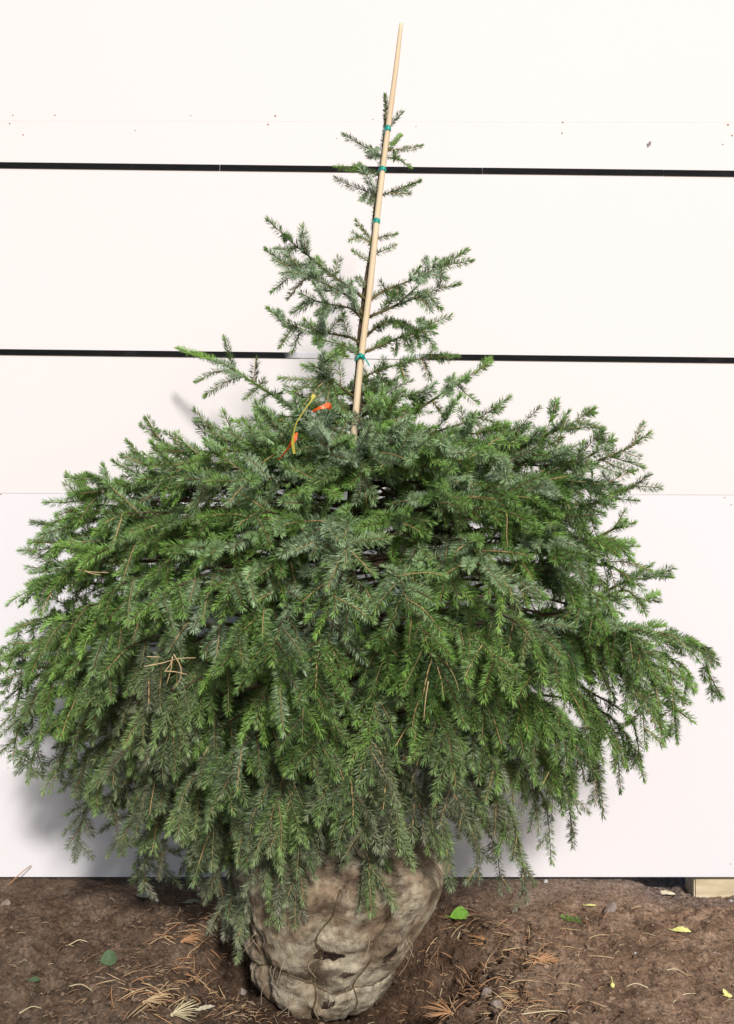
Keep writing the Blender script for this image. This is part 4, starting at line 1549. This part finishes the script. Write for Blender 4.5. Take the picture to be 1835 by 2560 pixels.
acc = Acc()
for k in range(1900):          # finer litter: bits of needle and straw
    if k < 1200:
        u, v, su, sv, n, side = random.choice(areas)
        uu, vv = random.gauss(u, su * 1.5), random.gauss(v, sv * 1.3)
    else:
        uu, vv = random.uniform(-100, 1935), random.uniform(2215, 2600)
    if vv < 2212:
        continue
    if 640 < uu < 980 and vv < 2530:
        continue
    p = gpt(uu, vv)
    L = random.uniform(0.008, 0.03)
    an = random.uniform(0, math.pi)
    dv_ = np.array([math.cos(an), math.sin(an), random.gauss(0, 0.2)]) * L / 2
    pts = np.array([p - dv_, p + np.array([0, 0, 0.002]), p + dv_]) + np.array([0, 0, 0.005])
    v_, q_, t_ = tube(pts, 0.0008, 3)
    c = random.choice(((0.40, 0.24, 0.13), (0.28, 0.18, 0.11), (0.46, 0.36, 0.22), (0.17, 0.10, 0.06)))
    acc.add(v_, q_, t_, c)
lit = mobj('needle_litter', acc.mesh('needle_litter', [M_TWIG]))
tag(lit, 'fine broken needles and straw bits strewn over the soil', 'litter', kind='stuff')


def tuft(u, v, n, L, spread, rz, m, label):
    A = Acc()
    for k in range(n):
        an = rz + random.uniform(-spread, spread)
        el = random.uniform(0.05, 0.5)
        l = L * random.uniform(0.7, 1.1)
        t = np.linspace(0, 1, 5)[:, None]
        p = t * l * np.array([[math.cos(an), math.sin(an), el]]) + np.array([[0, 0, -1]]) * (t ** 2) * l * el * 0.55
        v_, q_, t_ = tube(p + np.array([0, 0, 0.004]), np.array([1, 1, 1, 0.8, 0.3]) * 0.0011, 4)
        A.add(v_, q_, t_)
    A.add(IV1 * 0.005 + np.array([0, 0, 0.003]), t=IF1)
    o = mobj('needle_tuft', A.mesh('needle_tuft', [m]))
    p = gpt(u, v)
    o.location = p
    return tag(o, label, 'needle tuft')


tuft(1335, 2412, 26, 0.065, 0.75, 0.35, M_DRY[0], 'fan shaped tuft of orange dry needles right of the root ball')
tuft(1225, 2395, 18, 0.06, 0.9, 2.8, M_DRY[0], 'flat tuft of dry needles just left of the fan shaped one')
tuft(1215, 2500, 20, 0.08, 0.8, -0.2, M_DRY[1], 'long tan needle tuft in the lower right litter heap')
tuft(1130, 2535, 22, 0.07, 1.2, 2.9, M_DRY[0], 'orange needle tuft at the bottom edge right of the root ball')
tuft(455, 2372, 18, 0.055, 1.0, 0.3, M_DRY[0], 'orange needle tuft in the left litter below the grey sprays')
tuft(360, 2492, 22, 0.06, 0.9, -0.1, M_DRY[1], 'tan needle tuft at the lower left near the pale splinter')
tuft(430, 2540, 24, 0.065, 1.2, 0.4, M_DRY[3], 'straw coloured needle tuft at the bottom edge left of the root ball')


def leaf_obj(name, u, v, L, W, rz, curl, m, label, cat='leaf', roll=0.0, lift=0.004, tilt=0.0, pitch=0.0):
    nl_, nw = 14, 7
    V = []
    for a_ in np.linspace(0, 1, nl_):
        w = W * math.sin(math.pi * min(1, a_ * 0.98 + 0.01)) ** 0.7
        for b_ in np.linspace(-1, 1, nw):
            x = (a_ - 0.5) * L
            y = b_ * w
            z = curl * math.sin(math.pi * a_) + roll * (b_ ** 2) * w + 0.001 * math.sin(a_ * 25) * abs(b_)
            V.append((x, y, z - 0.0008 * (b_ == 0)))
    V = np.array(V)
    V = np.vstack([V, V - np.array([0, 0, 0.0006])])
    n0 = nl_ * nw
    q = []
    for i_ in range(nl_ - 1):
        for j_ in range(nw - 1):
            k = i_ * nw + j_
            q.append((k, k + nw, k + nw + 1, k + 1))
            q.append((n0 + k, n0 + k + 1, n0 + k + nw + 1, n0 + k + nw))
    A = Acc()
    A.add(V, np.array(q))
    st = np.array([[-L / 2, 0, 0], [-L * 0.62, 0.002, 0.001], [-L * 0.75, 0.006, -0.001]])
    tv = tube(st, 0.0009, 4)
    A.add(*tv)
    o = mobj(name, A.mesh(name, [m], True))
    p = gpt(u, v)
    o.rotation_euler = (tilt, pitch, rz)
    o.location = p + np.array([0, 0, lift])
    return tag(o, label, cat)


M_LEAF1 = dry_mat('fresh_leaf', (0.20, 0.46, 0.05), (0.33, 0.60, 0.10))
M_LEAF2 = dry_mat('dull_leaf', (0.06, 0.10, 0.045), (0.11, 0.16, 0.08))
M_LEAF3 = dry_mat('grey_leaf', (0.20, 0.22, 0.15), (0.30, 0.31, 0.22))
M_LEAF4 = dry_mat('yellow_leaf', (0.62, 0.60, 0.16), (0.75, 0.72, 0.30))
M_PEEL = dry_mat('pale_peel', (0.50, 0.44, 0.30), (0.66, 0.60, 0.44))
leaf_obj('fallen_leaf', 1150, 2290, 0.058, 0.019, 0.15, 0.018, M_LEAF1, 'bright green curled leaf on the soil right of the root ball', roll=0.3, lift=0.004, tilt=0.75)
leaf_obj('fallen_leaf', 272, 2408, 0.044, 0.020, 0.5, 0.010, M_LEAF2, 'dull green leaf standing half buried in the left soil', roll=0.3, lift=0.010, tilt=0.9)
leaf_obj('fallen_leaf', 86, 2453, 0.028, 0.009, 0.3, 0.004, M_LEAF2, 'small green leaf on the soil by the left edge', tilt=0.3)
leaf_obj('fallen_leaf', 362, 2252, 0.060, 0.013, -0.3, 0.004, M_LEAF3, 'long grey green leaf on the soil near the wall at left', tilt=0.3)
leaf_obj('fallen_leaf', 480, 2248, 0.055, 0.010, 0.2, 0.004, M_LEAF3, 'narrow grey leaf on the soil under the hanging left sprays', tilt=0.2)
leaf_obj('fallen_leaf', 1704, 2333, 0.052, 0.010, -0.15, 0.006, M_LEAF4, 'narrow pale yellow leaf on the soil at the far right', tilt=0.35)
leaf_obj('fallen_leaf', 1817, 2490, 0.022, 0.013, 0.9, 0.004, M_LEAF4, 'small round yellow leaf at the lower right edge', tilt=0.5)
leaf_obj('fallen_leaf', 512, 2525, 0.050, 0.007, 0.5, 0.003, M_PEEL, 'pale grey splinter shaped leaf at the lower left of the root ball', tilt=0.2)
leaf_obj('fallen_leaf', 1478, 2267, 0.036, 0.004, -0.05, 0.002, M_LEAF4, 'thin straw yellow leaf near the angular stone', tilt=0.3)
leaf_obj('bark_peel', 1660, 2236, 0.092, 0.009, -0.03, 0.006, M_PEEL, 'long pale curled peel on the soil beside the timber', 'bark peel', roll=0.8, tilt=0.4)

# straws
for k, (u0, v0, u1, v1, lb) in enumerate([(1665, 2428, 1722, 2438, 'pale straw lying flat at the right of the soil'), (1680, 2498, 1742, 2488, 'thin straw at the lower right, pointing at the yellow leaf'),
                                           (1300, 2540, 1478, 2555, 'long green tinged straw at the bottom edge right of centre'), (172, 2365, 218, 2364, 'short pale straw left of the dull green leaf'),
                                           (195, 2318, 275, 2326, 'forked pale straw on the smooth left soil'), (48, 2540, 105, 2524, 'curved pale straw at the lower left corner'),
                                           (172, 2472, 230, 2478, 'pale straw bundle on the soil below the left leaf'), (330, 2482, 400, 2498, 'pale straw beside the lower left needle heap'),
                                           (1620, 2475, 1565, 2470, 'short straw on the trodden soil at right'), (1150, 2330, 1095, 2372, 'bent straw at the right rim of the hollow')]):
    a_, b_ = gpt(u0, v0), gpt(u1, v1)
    m_ = (a_ + b_) / 2 + np.array([0, 0.008, 0.006])
    pts = smooth_line([a_, m_, b_], 10) + np.array([0, 0, 0.003])
    v_, q_, t_ = tube(pts, np.linspace(0.0017, 0.001, len(pts)), 5)
    o = mobj('dry_straw', np_mesh('dry_straw', v_ - a_, [q_, t_], [M_DRY[3]], smooth=True))
    o.location = a_
    tag(o, lb, 'straw', 'straws on the soil')
a_ = px(20, 2195, 3.2)
a_[2] = float(ground_h(a_[0], a_[1])) - 0.002
b_ = px(78, 2163, 3.235)
v_, q_, t_ = tube(smooth_line([a_, (a_ + b_) / 2 + np.array([0, -0.004, 0.004]), b_], 8), 0.0016, 5)
o = mobj('dry_straw', np_mesh('dry_straw', v_ - a_, [q_, t_], [M_DRY[0]], smooth=True))
o.location = a_
tag(o, 'reddish straw leaning against the foot of the wall at left', 'straw', 'straws on the soil')

# dry pine needles caught on the boughs
def caught(pts, d, label):
    P = smooth_line([px(u, v, d) for (u, v) in pts], 10)
    v_, q_, t_ = tube(P, np.linspace(0.0013, 0.0008, len(P)), 5)
    o = mobj('dry_needle', np_mesh('dry_needle', v_ - P[0], [q_, t_], [M_DRY[1]], smooth=True))
    o.location = P[0]
    return tag(o, label, 'dry needle', 'dry needles caught on the boughs')


Z7 = lambda x, y: (350 + x * 0.1845, 1580 + y * 0.1845)
for pts, dd, lb in [([(50, 470), (300, 420), (520, 360), (750, 350)], 2.11, 'longest dry needle of the bundle caught on the left boughs'),
                    ([(440, 330), (420, 500), (360, 710)], 2.10, 'dry needle standing upright in the caught bundle at left'),
                    ([(455, 300), (550, 470), (545, 640), (445, 785)], 2.105, 'bent dry needle at the right of the caught bundle'),
                    ([(330, 530), (480, 540), (640, 575)], 2.095, 'thick pair of dry needles lying low in the caught bundle'),
                    ([(345, 520), (410, 440), (440, 350)], 2.10, 'short slanting dry needle inside the caught bundle'),
                    ([(90, 335), (180, 335), (270, 340)], 2.12, 'short dry needle left above the caught bundle')]:
    caught([Z7(*p) for p in pts], dd, lb)
caught([Z3(350, 675), Z3(400, 685), Z3(490, 690)], 2.33, 'dry needle resting across the upper left boughs')
caught([Z3(380, 680), Z3(410, 692), Z3(455, 700)], 2.33, 'shorter dry needle under the one on the upper left boughs')
caught([ZR(297, 1310), ZR(285, 1390), ZR(277, 1480)], 2.06, 'brown needle hanging down on the right centre boughs')

# stones, sprig, berry
M_STONE = simple_mat('stone', [(0.3, (0.20, 0.155, 0.125)), (0.7, (0.34, 0.28, 0.24))], 45, 0.9, 0.2, 0.5)
M_STONE2 = simple_mat('pale_stone', [(0.3, (0.40, 0.37, 0.35)), (0.7, (0.55, 0.52, 0.50))], 60, 0.9, 0.2, 0.4)


def stone(u, v, s, m, label, seed):
    V = IV3.copy()
    # cut facets so that it reads as a broken stone
    r_ = random.Random(seed)
    for _ in range(9):
        n_ = norm(np.array([r_.gauss(0, 1), r_.gauss(0, 1), r_.gauss(0, 1)]))
        dcut = r_.uniform(0.4, 0.75)
        k = V @ n_
        V = V - np.maximum(k - dcut, 0)[:, None] * n_
    V = V * (1 + 0.06 * vnoise(V[:, 0] * 4 + seed, V[:, 1] * 4, V[:, 2] * 4))[:, None] * np.array(s)
    o = mobj('stone', np_mesh('stone', V, IF3, [m], smooth=False))
    p = gpt(u, v)
    o.location = p + np.array([0, 0, s[2] * 0.15])
    o.rotation_euler = (0, r_.uniform(-0.3, 0.3), r_.uniform(0, 6))
    return tag(o, label, 'stone', 'stones on the soil')


stone(1526, 2280, (0.030, 0.020, 0.024), M_STONE, 'large angular brown stone on the soil at right', 3)
stone(1614, 2270, (0.010, 0.008, 0.009), M_STONE, 'small rounded stone right of the large angular one', 5)
stone(1218, 2490, (0.022, 0.018, 0.026), M_STONE, 'brown lump of stone among the lower right needles', 8)
stone(1590, 2383, (0.006, 0.005, 0.004), M_STONE2, 'tiny white pebble in the middle of the right soil', 9)
stone(1245, 2545, (0.030, 0.020, 0.022), M_STONE, 'rounded stone at the bottom edge right of the root ball', 12)
stone(30, 2321, (0.009, 0.007, 0.007), M_STONE, 'small grey pebble on the smooth soil at left', 14)
stone(14, 2272, (0.022, 0.014, 0.014), M_STONE, 'flat brown stone at the left edge of the soil', 16)
stone(1788, 2382, (0.010, 0.007, 0.005), M_STONE2, 'pale flat pebble near the right edge', 19)
stone(1826, 2252, (0.009, 0.007, 0.006), M_STONE2, 'whitish pebble in front of the timber', 21)
stone(605, 2490, (0.020, 0.016, 0.014), M_STONE, 'reddish brown lump at the left foot of the root ball', 25)
stone(1365, 2205, (0.010, 0.008, 0.008), M_STONE2, 'pale pebble at the foot of the wall right of the tree', 28)

br = Branch()
a_, b_ = gpt(1455, 2310), gpt(1410, 2300)
pts = np.array([a_ + (b_ - a_) * t for t in np.linspace(0, 1, 6)]) + np.array([0, 0, 0.01])
s = add_shoot(br, pts, dens=1.3, nl=0.013, tone=0.35, sil=0.3)
s.dust = 0.0
nv = needles(s)
wv = tube(np.vstack([pts[:1] + (pts[0] - pts[1]) * 1.6, pts]), 0.0014, 4)
V = np.vstack([wv[0], nv[0]]) - a_
C = np.vstack([np.broadcast_to(s.wood, (len(wv[0]), 3)), nv[2]])
o = mobj('spruce_sprig', np_mesh('spruce_sprig', V, [wv[1], np.vstack([wv[2], nv[1] + len(wv[0])])], [M_TWIG, M_NEEDLE], C,
                                 np.concatenate([np.zeros(len(wv[1]) + len(wv[2]), int), np.ones(len(nv[1]), int)])))
o.location = a_
tag(o, 'short broken green spruce sprig lying on the soil at right', 'sprig')

A = Acc()
A.add(IV2 * np.array([0.006, 0.006, 0.007]), t=IF2)
A.add(*tube(smooth_line([(0, 0, 0.006), (-0.001, 0, 0.014), (-0.003, 0, 0.022)], 6), 0.0009, 5))
o = mobj('berry', A.mesh('berry', [M_LEAF4], True))
o.location = gpt(1531, 2468) + np.array([0, 0, 0.004])
tag(o, 'small yellow berry with a stalk on the soil at right', 'berry')
